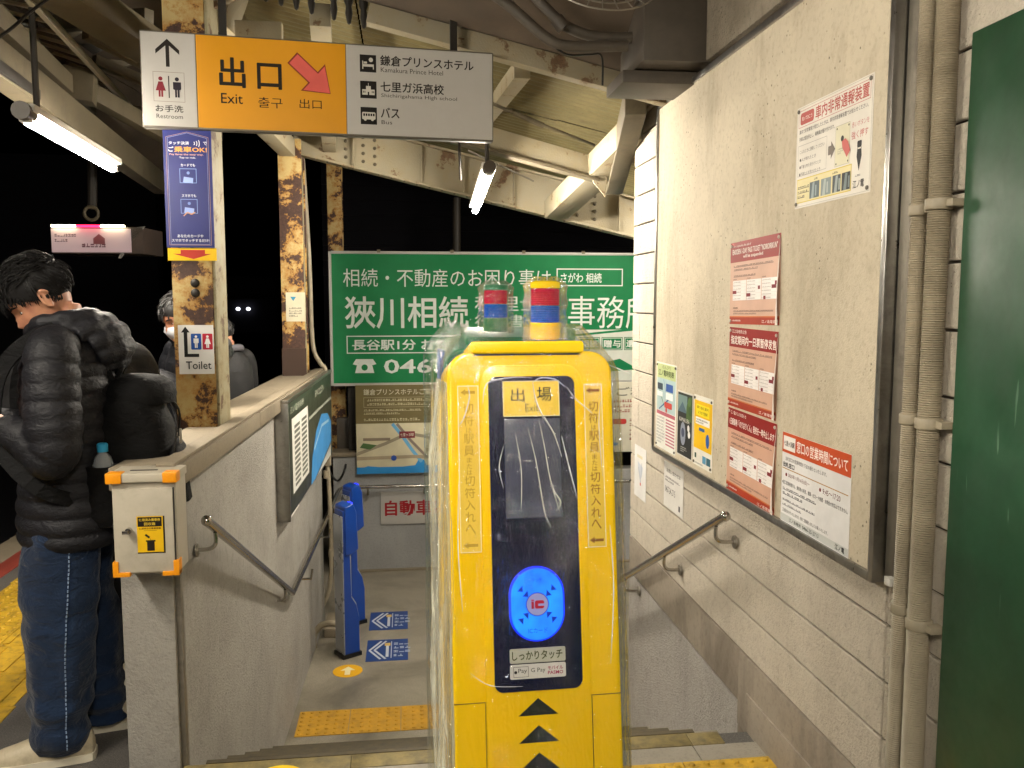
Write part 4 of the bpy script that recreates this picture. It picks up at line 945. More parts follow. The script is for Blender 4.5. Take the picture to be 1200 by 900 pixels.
# ================================================================== BLUE IC READERS, PIPES, FLOOR DECALS
def ic_post(loc, label, sc=1):
    t = thing('card_reader_post', label, 'ticket machine', loc, -58 + 90, group='blue card reader posts on the landing')
    # side silhouette in local x (depth), z; extruded along y
    K = .78
    def pr(poly, w, mat, nm, bev=.008):
        mb = MB(); n = len(poly); poly = [(x * K, q) for x, q in poly]; w *= .72; vs = [(x, -w, q * sc) for x, q in poly] + [(x, w, q * sc) for x, q in poly]
        mb.add(vs, [tuple(range(n)), tuple(range(2 * n - 1, n - 1, -1))] + [(i, i + n, (i + 1) % n + n, (i + 1) % n) for i in range(n)])
        return part(nm, mb, mat, t, bevel=bev, seg=3)
    pr([(-.06, 0), (.085, 0), (.085, .3), (.06, .40), (.012, .47), (.005, .8), (.03, .85), (.03, 1.14), (-.06, 1.14)], .085, m_blue, 'body')
    pr([(-.072, .0), (-.062, 0), (-.062, 1.1), (-.072, 1.1)], .088, m_silver, 'back_plate', .003)
    pr([(.018, .8), (.085, .83), (.07, 1.12), (.04, 1.19), (-.05, 1.17), (-.05, .8)], .1, m_blue, 'head', .014)
    pr([(.088, .06), (.094, .06), (.094, .3), (.067, .41), (.02, .48), (.014, .48), (.06, .40), (.088, .3)], .06, m_silver, 'trim', .001)
    part('foot', MB().box(-.066, .078, -.07, .07, -.0, .03), m_black, t, bevel=.004)
    part('reader', MB().ell((.062, .0, 1.05 * sc), (.012, .04, .04), 14, 8), m_black, t)
    part('status_light', MB().ell((.038, -.0, 1.178 * sc), (.018, .035, .010), 10, 6), emis('status_blue', '#1a2cff', 1.2), t)
    return t
ic_post((-.43, 5.84, -.93), 'nearer blue card reader post on the landing, beside the pipe loop', .91)
ic_post((-.42, 6.44, -.93), 'farther blue card reader post, half hidden behind the nearer one', .91)
pp_ = thing('beige_pipes', 'beige electrical pipe running down past the parapet end and looping on the floor', 'pipe', (-.58, 6.6, -.93))
Yp = 6.58
pts = [onY(*q, Yp) for q in ((354, 178), (362, 300), (366, 400), (375, 425), (382, 440), (381, 520), (385, 560), (388, 640), (386, 690), (372, 720), (366, 726))]
part('pipe', MB().tube(smooth_pts(pts, 4), .017, 10), m_pipe, pp_, world=True)
part('junction_box', MB().box(*(lambda a, b: (a.x, b.x, Yp - .03, Yp + .03, b.z, a.z))(onY(376, 520, Yp), onY(388, 545, Yp))), m_pipe, pp_, world=True, bevel=.004)
for py in (450, 500, 556, 648): a = onY(382 + (py > 600) * 6, py, Yp); part('coupling', MB().tube([a + Vector((0, 0, .03)), a - Vector((0, 0, .03))], .023, 10), m_pipe, pp_, world=True)
pts = [onY(*q, 6.0) for q in ((398, 731), (378, 732), (368, 745), (369, 760), (380, 768), (398, 768))]
part('loop', MB().tube(smooth_pts(pts, 5), .022, 10), m_pipe, pp_, world=True)
part('floor_box', MB().box(-.62, -.49, 6.15, 6.5, -.93, -.86), m_cap, pp_, world=True, bevel=.01)
for nm, y0, lab in (('floor_decal', 6.26, 'farther blue floor decal with white chevrons on the landing'), ('floor_decal', 5.7, 'nearer blue floor decal with white chevrons on the landing')):
    t = thing(nm, lab, 'floor decal', (-.3, y0, -.93)); part('sheet', MB().box(0, .29, 0, .37, 0, .002), P('#24407c'), t, smooth=0)
    p = Print(.0005); 
    for q in (0, .035): p.line([(.1 + q, .03), (.02 + q, .185), (.1 + q, .34)], .016, '#b9c0cc')
    p.rect(.135, .06, .155, .3, '#b9c0cc'); p.rect(.17, .04, .176, .33, '#b9c0cc'); p.small(.19, .05, .28, .32, 4, '#aab4c8', seed=3); p.rect(.125, .25, .165, .3, '#c9a860')
    p.mb.v = [(a, c, .002 - b) for a, b, c in p.mb.v]; p.put(t, 'print')
t = thing('arrow_decal', 'round bright yellow floor sticker on the platform at the head of the stairs', 'floor decal', (-.42, 2.655, .009))
part('sheet', MB().lathe((0, 0, 0), ((.001, 0), (.085, 0), (.085, .002), (.001, .002)), 28), P('#ecc81a'), t, smooth=0)
t = thing('arrow_decal', 'round yellow floor sticker with a pale arrow, in front of the nearer blue post', 'floor decal', (-.41, 5.57, -.93))
part('sheet', MB().lathe((0, 0, 0), ((.001, 0), (.098, 0), (.098, .002), (.001, .002)), 28), P('#e0a81a'), t, smooth=0)
p = Print(.0005); p.poly(arrow(.13, .05, .06, .018, -.0, -.065, 90), '#e6d9a8'); p.mb.v = [(a, c, .002 - b) for a, b, c in p.mb.v]; p.put(t, 'print')

# ================================================================== ROOF
cn = thing('platform_canopy', 'old cream steel platform canopy with girders, rods and corrugated sheets', 'roof', (0, 4, 2.4))
SL = -.2296
def cz(x, z0): return z0 + SL * (x - X1)
def slab(x0, x1, y0, y1, z0, th, mat, nm, **k):
    mb = MB(); mb.add([(x, y, cz(x, z0) + q) for q in (0, th) for y in (y0, y1) for x in (x0, x1)], [(0, 2, 3, 1), (4, 5, 7, 6), (0, 1, 5, 4), (2, 6, 7, 3), (0, 4, 6, 2), (1, 3, 7, 5)])
    return part(nm, mb, mat, cn, world=True, smooth=0, **k)
mb = MB()      # soffit rising from the eaves beam towards the ridge above the photographer
mb.add([(x, y, cz(x, 2.46) + .55 * (3.72 - y) + q) for q in (0, .05) for y in (0, 3.72) for x in (-3.2, X1 + .05)], [(0, 2, 3, 1), (4, 5, 7, 6), (0, 1, 5, 4), (2, 6, 7, 3), (0, 4, 6, 2), (1, 3, 7, 5)])
part('soffit', mb, m_soffit, cn, world=True, smooth=0)
mb = MB(); mb.add([(x, y, cz(x, 2.46) + .55 * (3.72 + y) + q) for q in (0, .05) for y in (-5, 0) for x in (-3.2, X1 + .05)], [(0, 2, 3, 1), (4, 5, 7, 6), (0, 1, 5, 4), (2, 6, 7, 3), (0, 4, 6, 2), (1, 3, 7, 5)])
part('soffit', mb, m_soffit, cn, world=True, smooth=0)
# near cross beam, purlin bolts
part('beam', MB().beam((-.14, 3.8, cz(-.14, 2.43)), (X1 - .03, 3.8, cz(X1 - .03, 2.43)), .07, .085), m_cream, cn, world=True, bevel=.004)
part('beam', MB().beam((-3.0, 3.745, cz(-3, 2.50)), (X1 - .03, 3.745, cz(X1 - .03, 2.50)), .05, .06), m_soffit, cn, world=True, bevel=.004)
for i in range(9):
    x = -.16 - .062 * i - (.03 if i > 2 else 0); z = cz(x, 2.44)
    part('hook_bolt', MB().lathe((x, 3.8, z), ((.018, .06), (.02, .02), (.012, .0), (.016, -.03), (.008, -.07), (.001, -.075)), 10), m_dark, cn, world=True)
# farther deck: corrugated sheets (real waves)
def corr(x0, x1, y0, y1, z0, pitch=.076, amp=.009, nm='corrugated_sheet', mat=m_corr, alongy=False):
    n = int((y1 - y0) / pitch * 6); vs = []; fs = []
    for i in range(n + 1):
        y = y0 + (y1 - y0) * i / n; q = amp * math.sin(2 * math.pi * (y - y0) / pitch)
        for x in (x0, x1): vs.append((x, y, cz(x, z0) + q))
        for x in (x0, x1): vs.append((x, y, cz(x, z0) + q + .004))
    for i in range(n):
        a = 4 * i; fs += [(a, a + 1, a + 5, a + 4), (a + 2, a + 6, a + 7, a + 3)]
    mb = MB(); mb.add(vs, fs); return part(nm, mb, mat, cn, world=True, smooth=60)
corr(-.2, .92, 3.84, 5.2, 2.55); corr(.922, 2.2, 3.84, 5.2, 2.556)
corr(-.9, .92, 5.19, 7.4, 2.538); corr(.922, 2.4, 5.19, 7.4, 2.544)
corr(-.9, -.21, 3.84, 5.2, 2.56)
# far girder with flanges, stiffeners and rivets
A, B = Vector((-.75, 6.2, cz(-.75, 2.24))), Vector((2.3, 6.2, cz(2.3, 2.24)))
g = part('girder', MB().beam(A, B, .012, .26), m_cream, cn, world=True)
for dz, wdt in ((.14, .11), (-.14, .13)): part('flange', MB().beam(A + Vector((0, 0, dz)), B + Vector((0, 0, dz)), wdt, .016), m_cream, cn, world=True, bevel=.002)
for i, x in enumerate((-.35, .12, .42, .78, 1.15, 1.55, 1.9)):
    z = cz(x, 2.24); part('stiffener', MB().box(x, x + .008, 6.15, 6.193, z - .125, z + .125), m_cream, cn, world=True)
mb = MB()
for bx_ in (-.4, -.28, -.2, 1.25, 1.38):
    for dz in (-.08, -.025, .03, .085): mb.ell((bx_, 6.19, cz(bx_, 2.24) + dz), (.013, .01, .013), 8, 4)
for i in range(34): x = -.7 + .088 * i; mb.ell((x, 6.15, cz(x, 2.24) - .152), (.009, .009, .006), 6, 4)
o = part('rivets', mb, m_cream_shaded, cn, world=True); o['kind'] = 'stuff'
# middle cross beam, its bracket and long rafter along the wall
A, B = onY(528, 150, 5.0), onY(690, 197, 5.0)
part('beam', MB().beam(A, B, .07, .13), m_cream, cn, world=True, bevel=.004)
part('beam_flange', MB().beam(A + Vector((0, -.02, -.075)), B + Vector((.05, -.02, -.075)), .10, .014), m_cream_shaded, cn, world=True)  # stair lamp's light on this flange toned down by the darker colour
part('gusset', MB().prism([(B.x - .02, B.z + .07), (B.x + .1, B.z + .02), (B.x + .09, B.z - .17), (B.x + .02, B.z - .09)], 4.95, 4.965), m_cream, cn, world=True)
A, B = onY(652, 246, 6.05), onY(752, 150, 4.3)
part('rafter', MB().beam(A, B, .17, .13), m_cream, cn, world=True, bevel=.006)
part('rafter', MB().beam(onY(720, 215, 5.2), onY(745, 117, 3.95), .10, .14), m_cream_shaded, cn, world=True, bevel=.006)  # dark side of the rafter, its shade put into the colour
part('rafter', MB().beam(onY(560, 150, 6.1), onY(612, 82, 4.2), .08, .08), m_cream, cn, world=True, bevel=.004)
part('tie_rod', MB().tube([onY(534, 102, 4.4), onY(610, 136, 4.75), onY(696, 170, 5.1)], .009, 8), m_cream_shaded, cn, world=True)
part('turnbuckle', MB().tube([onY(600, 131, 4.7), onY(636, 147, 4.85)], .016, 8), m_cream_shaded, cn, world=True)
part('tie_rod', MB().tube([onY(548, 176, 5.6), onY(625, 212, 6.1)], .007, 8), m_cream_shaded, cn, world=True)
part('tie_rod', MB().tube([onY(535, 100, 4.4), onY(540, 210, 4.9)], .008, 8), m_dark, cn, world=True)
# beams over the second column and towards the nearest column
part('beam', MB().beam((-.95, 3.9, 2.66), (-.76, 6.3, 2.55), .1, .12), m_cream, cn, world=True, bevel=.004)
part('beam', MB().beam((-.35, 3.9, 2.76), (-.52, 6.3, 2.6), .09, .1), m_cream, cn, world=True, bevel=.004)
part('brace', MB().beam((-.86, 3.75, 2.72), (-.55, 3.86, 2.9), .05, .08), m_cream, cn, world=True, bevel=.004)
part('brace', MB().beam(onY(262, 36, 4.0), onY(285, -30, 4.1), .07, .09), m_cream, cn, world=True, bevel=.004)
part('brace', MB().beam(onY(288, 40, 4.3), onY(262, -20, 4.6), .05, .05), m_cream, cn, world=True, bevel=.004)
part('bracket', MB().box(-.72, -.52, 3.95, 4.0, 2.62, 2.74), m_cream, cn, world=True, bevel=.004)
# left canopy over the tracks side: lines running towards a slightly different point
def F(px, py, f):   # point at forward distance f along the camera ray
    r = ray(px, py); d = math.hypot(r.x, r.y) * math.cos(math.atan2(r.x, r.y) - YAW); return Vector((r.x * f / d, r.y * f / d, EYE + r.z * f / d))
def dirbeam(a, b, fa, fb, wd, h, mat, nm='beam', **k): return part(nm, MB().beam(F(*a, fa), F(*b, fb), wd, h), mat, cn, world=True, bevel=.004, **k)
dirbeam((-90, 10), (188, 216), 3.0, 7.2, .10, .16, m_cream_shaded)
dirbeam((-40, -2), (100, 124), 3.4, 5.6, .13, .10, m_cream_shaded)
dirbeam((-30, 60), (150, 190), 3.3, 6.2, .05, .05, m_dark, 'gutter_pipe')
dirbeam((60, -20), (182, 60), 3.6, 4.6, .2, .12, m_cream_shaded)
dirbeam((90, 100), (250, 190), 5.0, 6.6, .08, .1, m_cream_shaded)
dirbeam((75, 98), (112, 104), 5.0, 5.05, .16, .18, m_cream_shaded, 'beam_end')
dirbeam((100, 40), (172, 78), 4.6, 5.0, .05, .05, m_cream_shaded, 'purlin'); dirbeam((110, 70), (250, 130), 5.2, 5.9, .05, .06, m_cream_shaded, 'purlin'); dirbeam((120, 120), (250, 150), 6.3, 6.6, .05, .06, m_cream_shaded, 'purlin')
dirbeam((40, 30), (175, 20), 5.0, 4.6, .06, .08, m_cream_shaded, 'purlin'); dirbeam((90, -10), (140, 30), 3.9, 4.6, .04, .05, m_cream_shaded, 'purlin')
for q_ in range(7): dirbeam((-30 + 30 * q_, 40 + 12 * q_), (40 + 30 * q_, -12 + 20 * q_), 4.6 + .35 * q_, 4.8 + .35 * q_, .05, .07, m_dark if q_ % 2 else m_cream_shaded, 'purlin')
dirbeam((0, 20), (40, 28), 4.0, 4.2, .04, .04, m_dark, 'gutter_pipe')
vs = [F(-250, -120, 3.5), F(205, -90, 3.6), F(262, 178, 9.0), F(200, 240, 9.4), F(-90, 2, 3.5)]
mb = MB(); n_ = len(vs); mb.add([v + Vector((0, 0, .12)) for v in vs] + [v + Vector((0, 0, .17)) for v in vs], [tuple(range(n_)), tuple(range(2 * n_ - 1, n_ - 1, -1))] + [(i, i + n_, (i + 1) % n_ + n_, (i + 1) % n_) for i in range(n_)])
part('roof_deck', mb, m_soffit, cn, world=True, smooth=0)
# cable ladder
m_ladder = M('galvanised_ladder', '#a59c86', .5, .2, .1, 9)
cl_ = thing('cable_ladder', 'pale steel cable ladder hung under the canopy at the top left', 'cable ladder', tuple(F(90, 60, 4.6)))
a0, a1 = F(20, -18, 3.5), F(168, 142, 6.6); b0, b1 = F(-42, -28, 3.5), F(124, 120, 6.6)
for q, r_ in ((a0, a1), (b0, b1)): part('rail', MB().beam(q, r_, .022, .04), m_ladder, cl_, world=True)
for i in range(15): t_ = (i + .5) / 15; part('rung', MB().beam(a0.lerp(a1, t_), b0.lerp(b1, t_), .025, .015), m_ladder, cl_, world=True)
# loose black cable top left
o = thing('overhead_cable', 'thin dark cable crossing the top left corner under the canopy', 'cable', tuple(F(20, 30, 3.2)))
part('cable', MB().tube(smooth_pts([F(-30, 62, 3.0), F(10, 36, 3.1), F(38, 12, 3.2), F(75, -14, 3.3)], 5), .006, 8), m_black, o, world=True)
hp = thing('hanger_pipe', 'dark vertical hanger pipe coming down from the canopy at the left', 'pipe', tuple(F(109, 115, 6.6)))
part('pipe', MB().tube([F(108, 92, 6.6), F(108, 245, 6.6)], .035, 10), m_dark, hp, world=True)
part('shackle', MB().tube([F(107, 250, 6.55) + Vector((.05 * math.cos(a), 0, .05 * math.sin(a))) for a in [2 * math.pi * i / 16 for i in range(17)]], .013, 8), m_cream_shaded, hp, world=True)
part('pipe', MB().tube(smooth_pts([F(112, 168, 6.6), F(118, 150, 6.6), F(130, 138, 6.6), F(150, 134, 6.7)], 4), .012, 8), m_dark, hp, world=True)

# ceiling equipment near the wall ------------------------------------------------
eq = thing('duct_boxes', 'stacked grey metal boxes where the pipes end under the soffit near the wall', 'box', (1.05, 3.5, 2.4))
part('box', MB().box(.92, 1.19, 3.3, 3.66, 2.45, 2.69), m_box, eq, world=True, bevel=.006)
part('box', MB().box(.87, 1.19, 3.42, 3.7, 2.395, 2.445), m_box, eq, world=True, bevel=.006)
part('lid', MB().box(.91, 1.195, 3.29, 3.665, 2.691, 2.73), m_box, eq, world=True, bevel=.004)
pe = thing('ceiling_conduits', 'pair of grey conduits sweeping across the dark soffit into the boxes', 'conduit', (.5, 3.4, 2.6))
for dy, w0 in ((0, ((560, -20), (596, 4), (640, 42), (668, 52), (735, 52))), (1, ((610, -25), (650, 18), (672, 33), (700, 41), (740, 42)))):
    part('pipe', MB().tube(smooth_pts([onY(x, y + 2, 3.35 + .03 * dy) for x, y in w0], 6), .021, 12), m_box, pe, world=True)
a = onY(652, 22, 3.36); part('coupling', MB().tube([a, a + Vector((.03, 0, -.035))], .028, 12), m_box, pe, world=True)
part('cable', MB().tube(smooth_pts([onY(620, 30, 3.35), onY(660, 62, 3.35), onY(690, 64, 3.35), onY(705, 66, 3.35), onY(706, 100, 3.4)], 5), .004, 6), m_black, pe, world=True)
fg = thing('fan_guard', 'round wire fan guard under the soffit at the top', 'fan', tuple(onY(700, -4, 2.9)))
cF = onY(706, -22, 2.8)
def onP(px, py): v = onY(px, py, 2.9); return v
for rr_ in (.17, .13, .09, .05, .02):
    part('ring', MB().tube([cF + Vector((rr_ * 1.05 * math.cos(a), rr_ * .7 * math.sin(a), rr_ * .75 * math.sin(a))) for a in [2 * math.pi * i / 32 for i in range(33)]], .0028, 6), m_alud, fg, world=True)
for i in range(22):
    a = 2 * math.pi * i / 22; part('spoke', MB().tube([cF + Vector((q * 1.05 * math.cos(a), q * .7 * math.sin(a), q * .75 * math.sin(a) + (.02 if q < .03 else 0))) for q in (.02, .17)], .002, 5), m_alud, fg, world=True)
part('bracket', MB().beam(cF + Vector((-.1, 0, .09)), cF + Vector((.12, .02, .12)), .04, .03), m_dark, fg, world=True)

# ================================================================== LAMPS
def lamp(label, p, q, housing=True):
    p, q = Vector(p), Vector(q); d = (q - p).normalized(); c = (p + q) / 2
    t = thing('fluorescent_lamp', label, 'lamp', tuple(c), group='fluorescent tube lamps under the canopy')
    part('tube', MB().tube([p + d * .02, q - d * .02], .0185, 14), m_tube, t, world=True)
    h = Vector((0, 0, .038))
    part('housing', MB().beam(p - d * .02 + h, q + d * .02 + h, .075, .03), m_white, t, world=True, bevel=.008)
    for e in (p, q): part('socket', MB().beam(e + Vector((0, 0, -.012)), e + Vector((0, 0, .03)), .035, .04, up=d), m_white, t, world=True, bevel=.004)
    part('conduit_drop', MB().tube([p + d * .12 + Vector((0, 0, .07)), p + d * .12 + Vector((0, 0, .42))], .012, 8), m_dark, t, world=True)
    part('stopper', MB().tube([p - d * .05 + h * .6, p + d * .03 + h * .6], .032, 12), m_box, t, world=True)
    return t
z = 2.17
lamp('lit fluorescent tube lamp over the platform on the left, above the man', (-1.33, 3.3, z), (-1.41, 4.47, z))
lamp('lit fluorescent tube lamp over the stairs, below the long direction sign', (.425, 4.35, 2.165), (.452, 5.55, 2.10))
lamp('lit fluorescent tube lamp behind the photographer over the platform on the left', (-1.75, .9, 2.3), (-1.8, 2.1, 2.3))
lamp('lit fluorescent tube lamp behind the photographer near the wall', (.05, -.75, 2.42), (.05, .45, 2.42))
lamp('lit fluorescent tube lamp far behind the photographer', (-2.4, -4.6, 2.5), (-2.4, -3.4, 2.5))

lamp('lit fluorescent tube lamp over the landing, hidden behind the end of the wall', (2.3, 5.6, 2.2), (2.3, 6.8, 2.2))  # unseen fill lamp, added to brighten the landing and the green billboard
# lit hanging advert box far left
lb = thing('lit_advert_box', 'hanging illuminated advert box with white and red light strips over the tracks, far left', 'sign', (-3.064, 8, 1.94), rot=(0, 0, R(-4)))
part('case', MB().box(0, .78, 0, .5, -.0, .23), M('advert_case', '#6e6058', .5), lb, bevel=.004)
pf = part('face', MB().box(.0, .68, -.01, -.0005, .01, .215), emis('advert_face', '#c9aeb0', .28), lb)
p = Print(.002); p.small(.03, .09, .22, .18, 2, '#8a6a72', seed=3); p.small(.26, .04, .62, .1, 1, '#8a5a64', seed=5); p.poly([(.36, .08), (.36, .13), (.41, .17), (.46, .13), (.46, .08)], '#a86a74'); p.put(lb, off=-.01)
for a, b, m in ((.02, .22, emis('strip_white', '#fff6c8', 9)), (.23, .43, emis('strip_red', '#ff2a5a', 3)), (.44, .64, emis('strip_white_', '#fff6c8', 9))): part('light_strip', MB().box(a, b, -.05, -.02, .225, .245), m, lb, bevel=.003)
part('side_plate', MB().prism([(.69, .22), (.80, .24), (.58, -.04), (.56, -.04)], -.0, .02), m_signw, lb)

# far side: building, rail fence, pole, distant lights ---------------------------
nb_ = thing('night_building', 'dark building with horizontal louvres across the street, almost black at night', 'building', (1, 13, -1.2))
part('wall', MB().box(-1.2, 9, 13, 13.3, -1.2, 5), m_nightwall, nb_, world=True, smooth=0)
for i in range(14): part('louvre', MB().box(-1.2, 9, 12.93, 12.998, 1.9 + .22 * i, 2.02 + .22 * i), m_nightwall, nb_, world=True)
po = thing('street_pole', 'thin grey pole standing behind the green billboard', 'pole', tuple(onY(535, 500, 9.5)))
part('pole', MB().tube([onY(535, 232, 9.5), onY(535, 520, 9.5)], .045, 12), m_box, po, world=True)
fb = thing('night_building', 'dark windowless building far beyond the tracks on the left', 'building', (-12, 22, -1.2))
part('wall', MB().box(-30, -6, 22, 22.4, -1.2, 5), m_nightwall, fb, world=True, smooth=0)
hl = thing('distant_car', 'far car at night showing only its two small white headlights', 'car', tuple(onY(281, 372, 20)))
c = onY(281, 366, 20); mb = MB().box(c.x - .8, c.x + .8, 20.2, 24, c.z - .5, c.z + .35); mb.box(c.x - .65, c.x + .65, 21, 23.4, c.z + .35, c.z + .85)
part('body', mb, m_nightwall, hl, world=True, bevel=.12, seg=3)
for x in (279, 291): part('headlight', MB().ell(onY(x, 362, 20.1), (.05, .03, .04), 10, 6), emis('headlight_glow', '#eef2ff', 2.5), hl, world=True)

# ================================================================== PEOPLE
m_skin = NT('skin'); m_skin.b.inputs['Base Color'].default_value = lin('#b07a5c'); m_skin.b.inputs['Roughness'].default_value = .5
m_skin.b.inputs['Subsurface Weight'].default_value = .08; m_skin.b.inputs['Subsurface Radius'].default_value = (.02, .008, .004)
m_skin.col(m_skin.mix(m_skin.map(m_skin.noise(30, 4), .3, .7), '#a8715a', '#c08a6a')); m_skin = m_skin.m
m_hair = M('black_hair', '#0b0909', .7, 0, .2, 90, spec=.25)
def cloth(name, col, rough=.55, bump=.5, bs=14, bd=.01, dirt=0, sheen=0, spec=.4, fine=260):
    k = NT(name); c = lin(col)[:3]
    k.col(k.mix(k.map(k.noise(7, 5), .3, .7), tuple(x * .75 for x in c), tuple(min(1, x * 1.25) for x in c)))
    k.b.inputs['Roughness'].default_value = rough; k.b.inputs['Specular IOR Level'].default_value = spec; k.b.inputs['Sheen Weight'].default_value = sheen
    h = k.math('ADD', k.noise(bs, 4, .55, vec=k.scalevec((1, 1, 1.8)), dist=.8), k.math('MULTIPLY', k.noise(fine, 2), .06)); k.bump(h, bump, bd); return k.m
m_puff = cloth('puffer_nylon', '#121217', .62, .5, 30, .012, spec=.3)
m_puff2 = cloth('matte_parka', '#08080a', .7, .5, 12, .012)
m_puff3 = cloth('grey_puffer', '#0e0f13', .5, .6, 18, .012)
m_denim = cloth('dark_denim', '#11233c', .85, .9, 11, .02, sheen=.15, spec=.2, fine=420)
m_trous = cloth('black_trousers', '#0b0b0d', .8, .4, 9, .01)
m_pack = cloth('backpack_nylon', '#060607', .75, .6, 26, .012, fine=500, spec=.18)
m_shoe = M('shoe_leather', '#b9ad93', .5, 0, .1, 30, dirt=.3, ds=20)
m_strap = M('shoe_dark', '#151414', .5); m_stitch = M('seam_stitch', '#7d90ab', .8)
def remesh(mb, voxel, name, mats, parent, smoothit=2):
    me = mkmesh('tmp', mb, mats, smooth=0); o = link('tmp', me)
    m = o.modifiers.new('r', 'REMESH'); m.mode = 'VOXEL'; m.voxel_size = voxel
    if smoothit: s = o.modifiers.new('s', 'SMOOTH'); s.factor = .5; s.iterations = smoothit
    bpy.context.view_layer.update()
    me2 = bpy.data.meshes.new_from_object(o.evaluated_get(bpy.context.evaluated_depsgraph_get()))
    bpy.data.objects.remove(o)
    me2.polygons.foreach_set('use_smooth', [True] * len(me2.polygons)); me2.materials.clear(); me2.materials.append(mats); me2.update()
    return link(name, me2, parent)
HR = ((-.128, .072, .035, .018), (-.118, .086, .0, .034), (-.1, .091, -.03, .046), (-.08, .090, -.055, .055), (-.055, .089, -.075, .063), (-.03, .088, -.088, .068), (0, .088, -.098, .0725),
      (.025, .092, -.102, .075), (.05, .092, -.102, .075), (.075, .082, -.092, .069), (.095, .062, -.072, .055), (.11, .036, -.045, .034), (.118, .008, -.015, .01))
def head_rings(n=40):
    rings = []
    zs = [-.128 + .246 * i / 41 for i in range(42)]
    for z in zs:
        for a, b in zip(HR, HR[1:]):
            if a[0] <= z <= b[0] + 1e-6: t = (z - a[0]) / (b[0] - a[0]); xf, xb, w = [a[i] + (b[i] - a[i]) * t for i in (1, 2, 3)]; break
        cx = (xf + xb) / 2; rx = (xf - xb) / 2; ring = []
        for j in range(n):
            t = 2 * math.pi * j / n; c, s_ = math.cos(t), math.sin(t)
            x = cx + rx * math.copysign(abs(c) ** .88, c); y = w * math.copysign(abs(s_) ** .92, s_)
            th = (t + math.pi) % (2 * math.pi) - math.pi
            g = lambda z0, sz, t0, st, am: am * math.exp(-((z - z0) / sz) ** 2 - ((abs(th) - t0) / st) ** 2)
            d = g(-.035, .015, 0, .17, .022) + g(-.012, .02, 0, .13, .012) + g(-.068, .007, 0, .28, .006) + g(-.08, .007, 0, .25, .005) + g(-.112, .014, 0, .3, .006) + g(.022, .01, .35, .35, .005) - g(.002, .013, .42, .2, .008) + g(-.03, .02, .75, .3, .004)
            ring.append((x + d, y, z))
        rings.append(ring)
    return rings
def hand(mb, w, d, up, side, s=1.0):
    """palm, four bent fingers and a thumb; w wrist, d pointing direction, up = back of the hand normal"""
    w, d, up = Vector(w), Vector(d).normalized(), Vector(up).normalized(); l = d.cross(up).normalized() * side
    pal = [[w + d * a * s + (l * math.cos(t) * b + up * math.sin(t) * c) * s for t in [2 * math.pi * j / 12 for j in range(12)]] for a, b, c in ((-.03, .025, .02), (0, .027, .018), (.03, .036, .015), (.07, .042, .014), (.092, .04, .010))]
    mb.loft(pal)
    for i, L in enumerate((.066, .075, .07, .055)):
        b = w + (d * .085 + l * (.03 - .02 * i)) * s; p = [b]; dd = d.copy()
        for k, f in enumerate((.45, .3, .25)):
            ang = (.35, .75, .6)[k] + .05 * i; dd = (dd * math.cos(ang) - up * math.sin(ang)).normalized(); up_ = up; p.append(p[-1] + dd * L * f * s)
        mb.tube(p, [.0092 * s, .0088 * s, .008 * s, .0068 * s], 8)
    b = w + (d * .025 + l * .028) * s; mb.tube([b, b + (d * .03 + l * .028 - up * .01) * s, b + (d * .058 + l * .03 - up * .026) * s, b + (d * .078 + l * .02 - up * .04) * s], [.014 * s, .0115 * s, .0095 * s, .0075 * s], 8)
